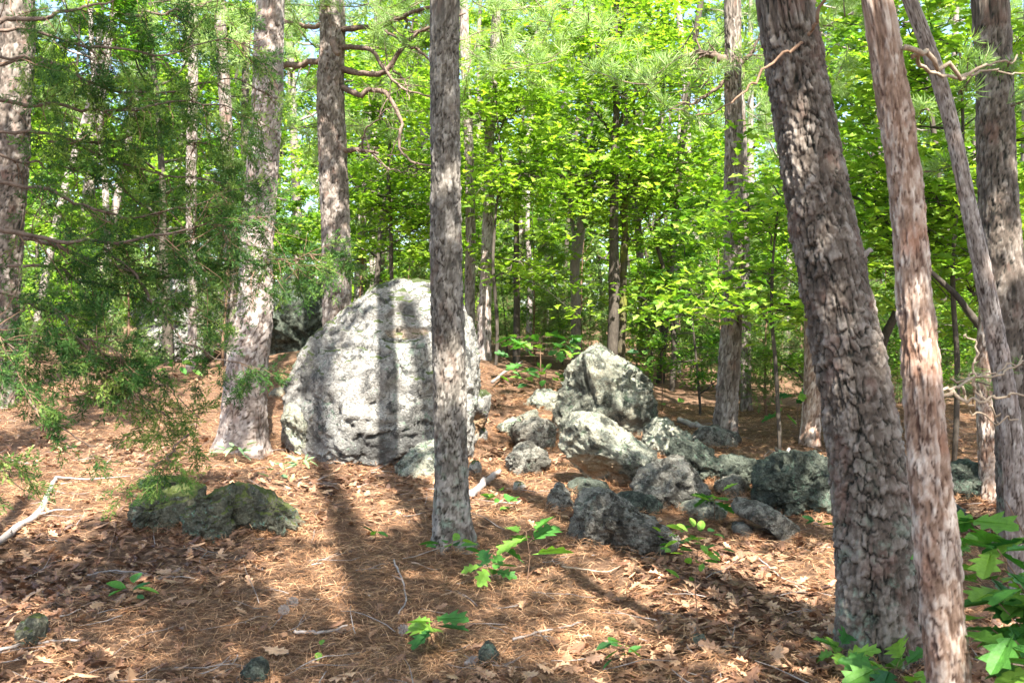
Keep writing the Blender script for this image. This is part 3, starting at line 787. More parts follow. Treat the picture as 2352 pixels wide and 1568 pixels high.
# ------------------------------------------------------------------ middle distance broadleaf trunks
def slim(label, path, widths, d, mat=M_OAKWOOD, branches=(), name='oak_tree', leaves=0, lsize=0.11, seed=0, group='broadleaf trees behind the boulders', spread=0.5, lzone=None, leafm=M_OAK):
    base = np.array([W(path[0][0], path[0][1], d)[0], d, 0]); base[2] = float(gh(base[0], d))
    t = thing(name, base, label, 'tree', group)
    def pth(pts, n): return smooth_path(np.array([W(p[0], p[1], d) for p in pts]), n)
    P = pth(path, 34); P[0, 2] = base[2]-0.2
    rng = np.random.RandomState(seed)
    P[:, 0] += 0.02*vnoise(np.stack([P[:, 2]*1.5, P[:, 2]*0+seed, P[:, 2]*0], 1), seed)
    w = np.interp(np.linspace(0, 1, 34), np.linspace(0, 1, len(widths)), widths)/F*d/2
    lsize *= 1.2
    V, Fs = tube(P, w, 12, 0.18, seed)
    obj('trunk', mesh('trunk', V-base, Fs, mat, {'tint': np.full(len(V), .5)}), t)
    lines = []
    for k, (pts, w0, w1, dd) in enumerate(branches):
        n = 22
        Q = smooth_path(np.array([W(p[0], p[1], d+dd*i/(len(pts)-1)) for i, p in enumerate(pts)]), n)
        Q += 0.03*np.stack([fbm(np.stack([np.arange(n)*0.45, np.full(n, seed+k+q*7.), np.zeros(n)], 1), 2, seed+q) for q in range(3)], 1)
        V, Fs = tube(Q, np.linspace(w0, w1, n)/F*d/2, 7, 0.2, seed+k)
        obj('branch', mesh('branch', V-base, Fs, mat, {'tint': np.full(len(V), .5)}), t)
        lines.append(Q[5:])
    if leaves:
        a = Acc(); wa = Acc()
        T = []; tc = []
        src = lines+[P[20:]]
        nc = max(8, leaves//26)
        for c in range(nc):
            b = src[rng.randint(len(src))]; p = b[rng.randint(len(b))]
            tip = p+rng.normal(size=3)*np.array([1, 1.0, 0.35])*spread
            Q = curve_branch(p, tip-p, np.linalg.norm(tip-p), rng, 5, 0.15)
            V, Fs = tube(Q, np.linspace(0.008, 0.002, 5), 3); wa.add(V, Fs)
            T.append(Q[-1]+rng.normal(size=(26, 3))*np.array([0.2, 0.2, 0.07])); tc.append(np.full(26, rng.uniform(-.2, .25)))
        T = np.concatenate(T)
        leaf_cloud(a, LF_MID, T, lsize, rng, 0.75, (0.15, 0.85), tint_c=np.concatenate(tc))
        o = obj('twigs', wa.mesh('twigs', mat, off=base), t); o['kind'] = 'stuff'
        o = obj('crown', a.mesh('crown', leafm, False, off=base), t); o['kind'] = 'stuff'
    return t

slim('dark upright oak directly behind the peaked boulder', [(1406, 800), (1412, 600), (1410, 420), (1416, 250), (1410, 100), (1414, -20)], [26, 24, 20, 17, 15, 12], 15.5,
     branches=[([(1411, 430), (1390, 400), (1370, 350), (1330, 300)], 9, 3, .6), ([(1411, 420), (1350, 410), (1300, 400), (1250, 420)], 7, 3, -.8),
               ([(1414, 300), (1440, 250), (1500, 180), (1560, 120), (1600, 60)], 9, 3, -.5), ([(1412, 310), (1380, 270), (1350, 240), (1300, 220)], 8, 2, .7),
               ([(1412, 180), (1450, 140), (1490, 60), (1530, -10)], 9, 3, .4), ([(1410, 120), (1425, 60), (1440, 0)], 8, 4, .4), ([(1412, 160), (1370, 130), (1310, 70)], 7, 2, -.6)],
     leaves=5200, seed=61, spread=0.75)
slim('mossy oak with a forked limb, right of the dark upright oak', [(1428, 800), (1432, 640), (1436, 520), (1428, 480), (1450, 430), (1480, 380), (1505, 345)], [20, 18, 16, 15, 13, 10, 7], 15.9, M_MOSSWOOD,
     branches=[([(1450, 430), (1500, 410), (1560, 395)], 6, 2, -.6), ([(1505, 345), (1540, 360), (1600, 370), (1650, 400)], 6, 2, .5), ([(1440, 500), (1450, 350), (1460, 200), (1440, 80)], 9, 3, .2)],
     leaves=3400, seed=62, spread=0.7)
slim('pale forked trunk left of the peaked boulder top', [(1322, 810), (1322, 700), (1318, 620), (1335, 520), (1350, 430), (1356, 300), (1358, 100), (1360, 0)], [24, 22, 24, 22, 20, 16, 12, 10], 17.5, M_GREYWOOD,
     branches=[([(1318, 620), (1318, 540), (1308, 460), (1312, 400)], 13, 6, 0.3), ([(1354, 420), (1380, 380), (1420, 350)], 6, 2, .3)], leaves=900, seed=63, spread=.6)
slim('pale broken trunk with a snapped fork behind the rubble', [(1553, 900), (1558, 700), (1556, 520), (1560, 450), (1562, 250)], [20, 19, 18, 15, 8], 19, M_GREYWOOD,
     branches=[([(1560, 560), (1575, 530), (1594, 508)], 12, 8, 0)], seed=64)
slim('dark thin oak right of the big boulder', [(1186, 870), (1188, 700), (1184, 520), (1192, 400), (1200, 250)], [17, 15, 12, 10, 6], 16.5, seed=65, leaves=900,
     branches=[([(1190, 420), (1230, 380), (1260, 330)], 5, 2, .4)])
slim('grey slim trunk beyond the gap between the two boulders', [(1213, 800), (1216, 650), (1212, 520), (1214, 440)], [14, 14, 12, 10], 20, M_GREYWOOD, seed=66)
slim('crooked dark oak with bare limbs behind the rubble', [(1545, 900), (1548, 780), (1540, 700), (1530, 640), (1505, 560), (1498, 520), (1530, 480), (1565, 450)], [13, 13, 12, 11, 9, 8, 6, 4], 16, M_OAKWOOD,
     branches=[([(1540, 720), (1500, 690), (1470, 690), (1440, 665)], 6, 2, .2), ([(1545, 680), (1590, 690), (1640, 640)], 5, 2, .3), ([(1498, 530), (1480, 480), (1500, 440)], 4, 2, .2)], seed=67, leaves=1200)
slim('mossy leaning oak far behind the peaked boulder', [(1620, 830), (1600, 700), (1560, 600), (1570, 540)], [12, 11, 9, 6], 20, M_MOSSWOOD, seed=68)
slim('dark oak with spreading bare limbs between the two right hand pines', [(2010, 960), (2030, 780), (2100, 640), (2060, 560), (2010, 480), (1960, 450)], [22, 20, 20, 17, 13, 8], 10.5, M_OAKWOOD,
     branches=[([(2090, 640), (2150, 600), (2200, 620), (2250, 700)], 12, 6, .4), ([(2040, 520), (2000, 440), (1960, 400)], 9, 3, .2), ([(2100, 620), (2130, 520), (2180, 480), (2220, 420)], 10, 3, -.3),
               ([(2020, 490), (2060, 430), (2040, 350)], 7, 2, .5), ([(2150, 600), (2200, 540), (2260, 500)], 6, 2, .4)], leaves=2600, seed=69, spread=0.7, lsize=0.12)
slim('leaning dead trunk beside the thin sapling at right', [(2260, 760), (2200, 680), (2135, 620), (2110, 600)], [17, 15, 12, 9], 8.5, M_OAKWOOD, seed=70)
slim('leafy oak sapling whose dark boughs reach in front of the middle distance pine', [(1790, 1000), (1780, 850), (1770, 720), (1775, 600), (1790, 450)], [10, 9, 8, 6, 3], 9.6, M_OAKWOOD,
     branches=[([(1774, 740), (1720, 700), (1670, 690), (1620, 720)], 5, 2, -.3), ([(1772, 650), (1720, 620), (1660, 650), (1610, 690)], 5, 2, .4), ([(1778, 560), (1740, 500), (1690, 470)], 4, 2, .2),
               ([(1770, 720), (1820, 690), (1860, 700)], 4, 2, .3), ([(1782, 520), (1830, 470), (1860, 420)], 4, 2, -.2)], leaves=1700, seed=71, spread=0.34, lsize=0.10, leafm=M_OAK2)
slim('leafy oak filling the gap between the two front pines at right edge', [(2190, 1010), (2200, 850), (2190, 600), (2210, 300), (2200, 100)], [12, 12, 10, 8, 4], 9.4, M_OAKWOOD,
     branches=[([(2195, 500), (2140, 440), (2080, 420)], 5, 2, .4), ([(2200, 420), (2250, 350), (2330, 330)], 5, 2, -.4), ([(2205, 250), (2150, 180), (2080, 160)], 5, 2, .3), ([(2205, 200), (2260, 130), (2352, 110)], 5, 2, .3),
               ([(2195, 650), (2250, 600), (2350, 590)], 5, 2, .2), ([(2195, 300), (2120, 290), (2020, 240)], 5, 2, .3), ([(2204, 120), (2120, 60), (1990, 60)], 5, 2, .3), ([(2190, 620), (2120, 620), (2010, 560)], 5, 2, .3)], leaves=3000, seed=72, spread=0.5, lsize=0.11)
slim('leafy young oak in front of the pale trunks right of the big boulder', [(1135, 870), (1140, 760), (1130, 600), (1150, 400), (1140, 200)], [8, 8, 7, 5, 3], 13.8, M_OAKWOOD,
     branches=[([(1138, 640), (1180, 600), (1230, 610)], 4, 2, .2), ([(1145, 450), (1200, 400), (1240, 410)], 4, 2, -.2), ([(1142, 300), (1090, 260), (1060, 200)], 4, 2, .3), ([(1145, 300), (1200, 230), (1230, 160)], 4, 2, .3)],
     leaves=2600, seed=73, spread=0.5)
slim('leafy oak crowding behind the plated pine and big boulder', [(905, 760), (900, 600), (890, 400), (900, 200), (880, 60)], [10, 9, 8, 6, 4], 15.5, M_OAKWOOD,
     branches=[([(895, 500), (850, 440), (820, 430)], 5, 2, .2), ([(895, 420), (940, 380), (980, 390)], 5, 2, -.2), ([(895, 300), (860, 240), (830, 180)], 5, 2, .3), ([(897, 260), (950, 230), (990, 250)], 5, 2, .3), ([(900, 560), (960, 520), (1000, 500)], 4, 2, .3)],
     leaves=4200, seed=74, spread=0.6)

# ------------------------------------------------------------------ background forest: shared meshes, one object per tree
OAKS = [broadleaf(201, 9.5, 1.8, 2.6, 26, 7000), broadleaf(202, 9.0, 2.6, 2.9, 24, 6000, 0.15, trunk_r=0.1, leafm=M_OAK2), broadleaf(203, 10.5, 3.0, 2.5, 26, 7000), broadleaf(204, 6.0, 0.8, 1.7, 22, 4200, 0.13, trunk_r=0.045, leafm=M_OAK2)]
PINES = [pine_crown(301), pine_crown(302, 13, 3.0, 2.0, 26, 1700)]
CEDARS = [young_cedar(401), young_cedar(402, 3.4, 0.85, 560), young_cedar(403, 1.6, 0.5, 260)]

def place(kind, src, x, y, s, rz, label, group, cat='tree', sz=None):
    z = float(gh(x, y))
    t = thing(kind, (x, y, z), label, cat, group)
    t.rotation_euler = (0, 0, rz); t.scale = (s, s, s if sz is None else sz)
    a = obj('trunk', src[0], t); b = obj('crown' if cat == 'tree' else 'foliage', src[1], t); b['kind'] = 'stuff'
    return t
rg = np.random.RandomState(55)
def free(x, y):
    px = CX+x/y*F
    if y < 20 and 1230 < px < 1560: return False
    if 655 < px < 745: return False
    return True
rows = [(18, 4, 0.95), (22.5, 6, 1.05), (28, 8, 1.15), (33, 11, 1.3), (41, 12, 1.3), (51, 14, 1.4), (63, 16, 1.5)]
ZONES = [(0, 'cut by the left picture edge'), (150, 'behind the far left cedar boughs'), (330, 'behind the middle of the cedar boughs'), (500, 'left of the broad pale pine'), (650, 'right behind the broad pale pine'), (760, 'behind the plated pine'),
         (870, 'right of the plated pine'), (1000, 'above the dome of the big boulder'), (1080, 'behind the slim front pine'), (1180, 'just right of the slim front pine'), (1290, 'above the gap between the boulders'), (1400, 'above the peaked boulder'),
         (1520, 'above the right flank of the peaked boulder'), (1640, 'left of the middle distance pine'), (1720, 'behind the middle distance pine'), (1830, 'left of the largest pine'), (1990, 'behind the largest pine'), (2100, 'between largest pine and pinkish young pine'),
         (2220, 'right of the pinkish young pine'), (2320, 'behind the thin leaning sapling'), (9999, 'behind the far right pine')]
DIST = lambda y: 'nearer' if y < 16.5 else ('middle' if y < 21 else ('farther' if y < 27 else 'farthest'))
def SIDE(px):
    for lim, s_ in ZONES:
        if px < lim: return s_
for (d, n, sc) in rows:
    for i in range(n):
        y = d+rg.uniform(-2, 2); px = (i+0.5+rg.uniform(-.35, .35))/n*2700-170; x = (px-CX)/F*y
        if not free(x, y): continue
        k = rg.randint(0, 4) if y < 30 else rg.randint(0, 3)
        far = 'far' if y > 38 else ('middle' if y > 24 else 'near')
        lab = {'near': 'bright green oak in the nearer woods, '+SIDE(px), 'middle': ['full', 'dark leaved', 'tall', 'low'][k]+' oak deeper in woods, '+SIDE(px), 'far': 'distant oak closing off the woods, '+SIDE(px)}[far]
        place('oak_tree', OAKS[k], x, y, sc*rg.uniform(0.85, 1.15), rg.uniform(0, 6.28), lab, 'background oaks '+far+' '+SIDE(px))
for i, (px, d, s) in enumerate([(180, 24, 1.1), (690, 26, 1.3), (1250, 24, 1.0), (1180, 30, 1.25), (1330, 34, 1.3), (1010, 22, 1.0), (1500, 36, 1.3), (1730, 26, 1.1), (1800, 19, .9), (2020, 24, 1.1), (2200, 30, 1.3), (60, 32, 1.3), (860, 34, 1.4), (2340, 22, 1.1), (440, 36, 1.4)]):
    x = (px-CX)/F*d
    place('pine_tree', PINES[i % 2], x, d, s, rg.uniform(0, 6.28), 'slim '+DIST(d)+' background pine with pale trunk, '+SIDE(px), 'background pines '+SIDE(px))
for i in range(46):
    y = rg.uniform(13.5, 34); px = rg.uniform(-60, 2420)
    if y < 17 and (600 < px < 1250): y += 5
    if 1150 < px < 1560 and y < 17: y += 4
    x = (px-CX)/F*y
    place('young_cedar', CEDARS[i % 3], x, y, rg.uniform(0.8, 1.5), rg.uniform(0, 6.28), ('big' if i % 3 == 1 else 'little' if i % 3 == 2 else 'pale')+' feathery cedar in '+DIST(y)+' undergrowth, '+SIDE(px), 'young cedars '+SIDE(px), 'shrub')
for i in range(54):
    y = rg.uniform(12.5, 30); px = rg.uniform(1450, 2420) if i % 3 else rg.uniform(-60, 1300)
    if px < 1300 and y < 18: y += 5
    if 1450 < px < 1560 and y < 15: y += 4
    x = (px-CX)/F*y
    sz_ = rg.uniform(0.28, 0.62)
    place('oak_sapling', OAKS[3], x, y, sz_, rg.uniform(0, 6.28), ('small' if sz_ < .38 else 'middling' if sz_ < .5 else 'tall')+' leafy oak sapling, '+DIST(y)+' undergrowth, '+SIDE(px), 'oak saplings '+SIDE(px), 'sapling')
for i in range(34):
    px = rg.uniform(1500, 2260) if i < 26 else rg.uniform(1120, 1300); y = rg.uniform(12.8, 19) if px > 1500 else rg.uniform(17, 24)
    if px < 1620: y += 3
    x = (px-CX)/F*y
    place('young_cedar', CEDARS[i % 3], x, y, rg.uniform(0.45, 0.95), rg.uniform(0, 6.28), ('airy' if i % 3 == 0 else 'tall' if i % 3 == 1 else 'low')+' young cedar on '+DIST(y)+' open floor, '+SIDE(px), 'young cedars on the open floor '+SIDE(px), 'shrub')
# bare dark poles deep in the woods
for i in range(34):
    y = rg.uniform(17, 42); px = rg.uniform(-40, 2400); x = (px-CX)/F*y; b = np.array([x, y, float(gh(x, y))])
    t = thing('slim_tree', b, ['pale','dark','greyish'][i % 3]+' thin bare trunk, '+DIST(y)+' woods, '+SIDE(px), 'tree', 'thin bare trunks '+SIDE(px))
    P = curve_branch((0, 0, -0.2), (rg.normal()*.06, 0, 1), 14, rg, 16, 0.03)
    V, Fs = tube(P, np.linspace(rg.uniform(.05, .13), .03, 16), 8, .15, i)
    obj('trunk', mesh('trunk', V, Fs, [M_GREYWOOD, M_OAKWOOD, M_GREYWOOD][i % 3], {'tint': np.full(len(V), .5)}), t)

# the solid mass of woods beyond everything
def far_wood():
    rng = np.random.RandomState(88); a = Acc()
    n = 30000
    px = rng.uniform(-500, 2850, n); d = rng.uniform(70, 92, n)
    x = (px-CX)/F*d; z0 = gh(x, d)
    prof = 8+4*vnoise(np.stack([x*0.16, x*0, x*0], 1), 7)+3*vnoise(np.stack([x*0.5, x*0, x*0], 1), 8)
    z = z0+rng.uniform(0, 1, n)**0.9*prof
    T = np.stack([x, d, z], 1)
    leaf_cloud(a, LF_FAR, T, 0.75, rng, 0.9, (0, 1), (0.6, 1.3))
    o = obj('far_woods', a.mesh('far_woods', M_OAK, False))
    tag(o, 'solid green mass of distant woods beyond the last trees', 'woods', kind='stuff')
far_wood()

# ------------------------------------------------------------------ rocks
def ico(sub):
    import bmesh
    bm = bmesh.new(); bmesh.ops.create_icosphere(bm, subdivisions=sub, radius=1.0)
    V = np.array([v.co[:] for v in bm.verts]); Fc = np.array([[v.index for v in f.verts] for f in bm.faces]); bm.free()
    return V, Fc
ICO = {}
def chips(P, cell, seed):
    """random chipped faces: every cell of broken stone has a plane of its own"""
    Q = P/cell; I = np.floor(Q).astype(np.int64); best = np.full(len(Q), 9.0); val = np.zeros(len(Q))
    for a in (-1, 0, 1):
        for b in (-1, 0, 1):
            for c in (-1, 0, 1):
                i, j, k = I[:, 0]+a, I[:, 1]+b, I[:, 2]+c
                r = [_h(i, j, k, seed+q) for q in range(6)]
                dx = Q[:, 0]-i-r[0]; dy = Q[:, 1]-j-r[1]; dz = Q[:, 2]-k-r[2]
                d = dx*dx+dy*dy*1.2+dz*dz*1.6
                v = 0.35*(r[3]-.5)+1.1*((r[4]-.5)*dx+(r[5]-.5)*dz+(r[3]-.5)*dy)
                m = d < best; best = np.where(m, d, best); val = np.where(m, v, val)
    return val
def rock(label, outline, d, thick, sub, mat, seed, planes=(), rough=1.0, group=None, name='rock', cat='rock', fsq=0.64, nplanes=9, cut=None, stain_shades=(), strata=0.0, blobs=(), cracks=(), parent=None, grow=1.04, chip=1.0, plim=0.80):
    if sub not in ICO: ICO[sub] = ico(sub)
    oc = np.array(outline, float); oc = (oc.max(0)+oc.min(0))/2; outline = [((x-oc[0])*grow+oc[0], (y-oc[1])*grow+oc[1]) for x, y in outline]
    D, Fc = ICO[sub]
    o = np.array(outline, float); c = o.mean(0); c[1] = (o[:, 1].max()+o[:, 1].min())/2; c[0] = (o[:, 0].max()+o[:, 0].min())/2
    ang = np.arctan2(-(o[:, 1]-c[1]), o[:, 0]-c[0]); rr = np.hypot(o[:, 0]-c[0], o[:, 1]-c[1])
    q = np.linspace(-math.pi, math.pi, 361)
    k = len(o); R = np.zeros(361)
    for i, a in enumerate(q):
        u = np.array([math.cos(a), -math.sin(a)]); best = 0
        for j in range(k):
            p1 = o[j]-c; p2 = o[(j+1) % k]-c; e = p2-p1; den = u[0]*e[1]-u[1]*e[0]
            if abs(den) < 1e-9: continue
            tt = (p1[0]*e[1]-p1[1]*e[0])/den; ss = (p1[0]*u[1]-p1[1]*u[0])/den
            if tt > 0 and -1e-6 <= ss <= 1+1e-6: best = max(best, tt)
        R[i] = best
    th = np.arctan2(D[:, 2], D[:, 0]); r = np.interp(th, q, R)*d/F
    p = np.hypot(D[:, 0], D[:, 2]); pr = p**fsq
    X = r*pr*np.cos(th); Z = r*pr*np.sin(th); Y = thick*np.sign(D[:, 1])*np.abs(D[:, 1])**0.9
    V = np.stack([X, Y, Z], 1)
    size = (R.mean()*d/F)
    rng = np.random.RandomState(seed)
    # a few broad facets on the side one sees
    for i in range(nplanes):
        n = np.array([rng.uniform(-0.8, 0.8), -1, rng.uniform(-0.5, 0.9)]); n /= np.linalg.norm(n)
        h = (V@n).max(); lim = h*rng.uniform(0.62, 0.88); e = V@n-lim
        V = V-np.where(e > 0, e, 0)[:, None]*n*0.88
    for i in range(26):
        n = np.array([rng.uniform(-1, 1), rng.uniform(-1.1, 0.3), rng.uniform(-0.7, 1)]); n /= np.linalg.norm(n)
        h = (V@n).max(); e = V@n-h*rng.uniform(plim, 0.96)
        V = V-np.where(e > 0, e, 0)[:, None]*n*0.97
    for (n, f) in planes:
        n = np.array(n, float); n /= np.linalg.norm(n); h = (V@n).max(); e = V@n-h*f
        V = V-np.where(e > 0, e, 0)[:, None]*n*0.95
    C = np.array([(c[0]-CX)/F*d, d, EYE-(c[1]-CY)/F*d])
    Pw = V+C
    nrm = V/(np.linalg.norm(V, axis=1)[:, None]+1e-6)
    nrm = nrm+np.array([0, -0.35, 0])*(V[:, 1:2] < 0)
    s0 = 1.0/max(size, 0.12)
    n1 = fbm(Pw*s0*1.3, 3, seed); n2 = fbm(Pw*s0*4.0, 4, seed+3, 0.55)
    rid = 1-np.abs(fbm(Pw*s0*2.3+5, 3, seed+7))*2.2
    n3 = fbm(Pw*np.array([14, 14, 24])+3, 3, seed+9, 0.65)
    cre = np.abs(fbm(Pw*s0*2.6+11, 4, seed+13, 0.6)); cre2 = np.abs(fbm(Pw*np.array([5, 5, 9])*0.9+n1[:, None]*0.6, 4, seed+15, 0.62))
    disp = size*rough*(0.05*n1+0.012*n2+0.10*(np.minimum(cre, .5)-.25))+min(0.032, size*0.09)*rough*(np.minimum(cre2, .6)-.3)+min(0.010, size*0.03)*rough*n3
    wp = Pw+0.10*size*np.stack([n1, n2, n1-n2], 1)
    disp += rough*chip*size*0.21*chips(wp, size*0.62, seed+60)+rough*min(0.07, size*0.13)*chips(wp+3, min(0.16, size*0.3), seed+70)
    if strata:
        lay = Pw[:, 2]*9*s0**0.3+1.2*vnoise(Pw*1.5, seed+4)+Pw[:, 0]*1.5
        fr = lay-np.floor(lay); disp += strata*(sst(0, .15, fr)-fr)
    tint = np.zeros(len(V))
    for (bx, by, bw, bh, dep, tn) in blobs:      # ledges and hollows, at picture points
        bx_, bz_ = (bx-CX)/F*d-C[0], EYE-(by-CY)/F*d-C[2]
        e = ((V[:, 0]-bx_)/(bw/F*d))**2+((V[:, 2]-bz_)/(bh/F*d))**2+0.15*n2
        m = (1-sst(0.8, 1.15, e))*(V[:, 1] < 0.05)
        disp += dep*m; tint = np.maximum(tint, m*tn)
    for (cl, wd, dep) in cracks:                 # deep joints along picture lines
        for (p1, p2) in zip(cl[:-1], cl[1:]):
            a = np.array([(p1[0]-CX)/F*d-C[0], EYE-(p1[1]-CY)/F*d-C[2]]); b = np.array([(p2[0]-CX)/F*d-C[0], EYE-(p2[1]-CY)/F*d-C[2]])
            v2 = V[:, [0, 2]]; ab = b-a; tt = np.clip(((v2-a)@ab)/(ab@ab), 0, 1); dist = np.linalg.norm(v2-a-tt[:, None]*ab, axis=1)+0.012*n2
            disp -= dep*np.exp(-(dist/wd)**2)*(V[:, 1] < 0.1)
    st = np.zeros(len(V))
    for (bx, by, bw, bh, am) in stain_shades:          # dark algae, plus a painted shadow streak on the big boulder
        e = ((V[:, 0]-((bx-CX)/F*d-C[0]))/(bw/F*d))**2+((V[:, 2]-(EYE-(by-CY)/F*d-C[2]))/(bh/F*d))**2
        st = np.maximum(st, am*np.exp(-e))
    V = V+nrm*disp[:, None]
    base = np.array([C[0], C[1], float(gh(C[0], C[1]))])
    me = mesh(name, V+C-base, Fc, mat, {'tint': tint, 'stain': st})
    ob = obj(name, me, parent, base)
    if parent is None: tag(ob, label, cat, group)
    return ob

def at_front(px, py, thick):   # distance of the middle of a rock whose front foot shows at (px, py)
    return G(px, py)[1]+thick*0.7

RK = 'rocks of the outcrop'
boulder = rock('huge pale domed boulder with streaky grey face in the middle', [(640, 1010), (652, 930), (668, 860), (700, 790), (738, 742), (790, 702), (860, 664), (920, 650), (985, 655), (1040, 680), (1072, 735), (1090, 810), (1092, 880), (1080, 960), (1085, 1060), (1000, 1110), (880, 1115), (780, 1110), (680, 1070)],
     at_front(800, 1062, 0.75), 0.85, 7, M_ROCK_BIG, 501, rough=0.52, name='boulder', cat='boulder', nplanes=5, fsq=0.62, grow=1.03, chip=0.45, plim=0.92,
     stain_shades=[(870, 1010, 90, 60, 1), (960, 1000, 60, 110, 1), (940, 700, 40, 45, .9), (720, 860, 28, 110, .9), (740, 990, 40, 60, .8), (780, 760, 70, 25, .6), (820, 940, 120, 40, .5), (930, 860, 40, 80, .6)],  # tall left flank streak paints a trunk shadow; the rest is algae
     planes=[((-0.7, -0.8, 0.1), 0.84), ((0.1, -0.9, 0.5), 0.86), ((0.5, -1, 0.1), 0.82)], strata=0.007, blobs=[(946, 764, 46, 12, -0.035, 0.5), (868, 913, 36, 5, -0.03, 0)],
     cracks=[([(760, 800), (850, 790), (900, 815)], .01, .035), ([(870, 985), (930, 975), (990, 960)], .012, .045), ([(740, 905), (800, 925), (835, 965)], .01, .03), ([(900, 775), (935, 783), (985, 775)], 0.012, 0.05), ([(835, 905), (870, 915), (905, 912)], 0.01, 0.03), ([(900, 1075), (930, 1040), (1000, 1010)], 0.02, 0.06), ([(700, 985), (720, 900), (735, 840)], 0.012, 0.03)])
dB = at_front(800, 1062, 0.75)
rock('pale pointed block jutting from the right foot of the big boulder', [(1060, 890), (1100, 893), (1132, 902), (1120, 950), (1108, 990), (1082, 1030), (1050, 1030), (1040, 950)], dB+0.35, 0.32, 5, M_ROCK_BIG, 502, group=RK, blobs=[(1090, 975, 30, 30, -0.04, 0.9)])
rock('squared pale block wedged under the right side of the big boulder', [(900, 1085), (925, 1050), (985, 1018), (1040, 1005), (1045, 1110), (960, 1125), (915, 1110)], G(960, 1098)[1]+0.12, 0.25, 5, M_ROCK_PEAK, 503, group=RK, nplanes=4)
rock('low mossy hump at the left foot of the big boulder', [(650, 965), (672, 920), (700, 905), (730, 950), (740, 1030), (700, 1040), (668, 1010)], dB-0.25, 0.3, 5, M_ROCK_PEAK, 504, group=RK)
rock('brown rock slab leaning behind the left shoulder of the big boulder', [(655, 900), (690, 820), (735, 735), (760, 760), (720, 860), (690, 930), (660, 925)], dB+0.5, 0.3, 5, M_ROCK_MOSSY, 505, group=RK)
peak = rock('tall peaked boulder with a narrow rounded top', [(1265, 985), (1280, 930), (1296, 890), (1306, 840), (1318, 800), (1345, 786), (1385, 788), (1415, 810), (1445, 835), (1478, 862), (1500, 895), (1503, 950), (1515, 1000), (1470, 1040), (1380, 1045), (1290, 1030)],
     G(1390, 1010)[1]+0.35, 0.55, 6, M_ROCK_PEAK, 510, rough=0.8, name='boulder', cat='boulder', nplanes=3, fsq=0.7, stain_shades=[(1335, 880, 25, 90, .9), (1480, 960, 50, 60, 1), (1400, 1000, 80, 30, .7), (1460, 850, 30, 30, .6)], planes=[((-0.8, -0.7, 0.1), 0.72), ((0.35, -1, 0.25), 0.78)],
     cracks=[([(1335, 800), (1340, 870), (1350, 940)], 0.012, 0.02), ([(1440, 900), (1500, 905)], 0.012, 0.03)])
rock('low dark wedge of stone at the left flank of the peaked boulder', [(1195, 955), (1215, 920), (1245, 900), (1290, 890), (1310, 930), (1300, 985), (1240, 990), (1200, 975)], G(1250, 965)[1]+0.5, 0.35, 5, M_ROCK_PEAK, 511, group=RK)
rock('tilted slab with an ochre underside leaning on the peaked boulder', [(1292, 1025), (1300, 990), (1320, 955), (1352, 936), (1385, 948), (1415, 975), (1450, 1005), (1495, 1035), (1508, 1065), (1490, 1095), (1452, 1130), (1425, 1132), (1375, 1108), (1325, 1075)],
     G(1440, 1128)[1]+0.18, 0.30, 6, M_ROCK_PEAK, 512, group=RK, grow=1.1, nplanes=2, planes=[((-0.35, -0.75, -0.62), 0.52), ((0.35, -0.7, 0.6), 0.75)], rough=0.6, blobs=[(1360, 1068, 60, 28, -0.01, 0.8), (1420, 1105, 28, 22, -0.01, 0.75)])
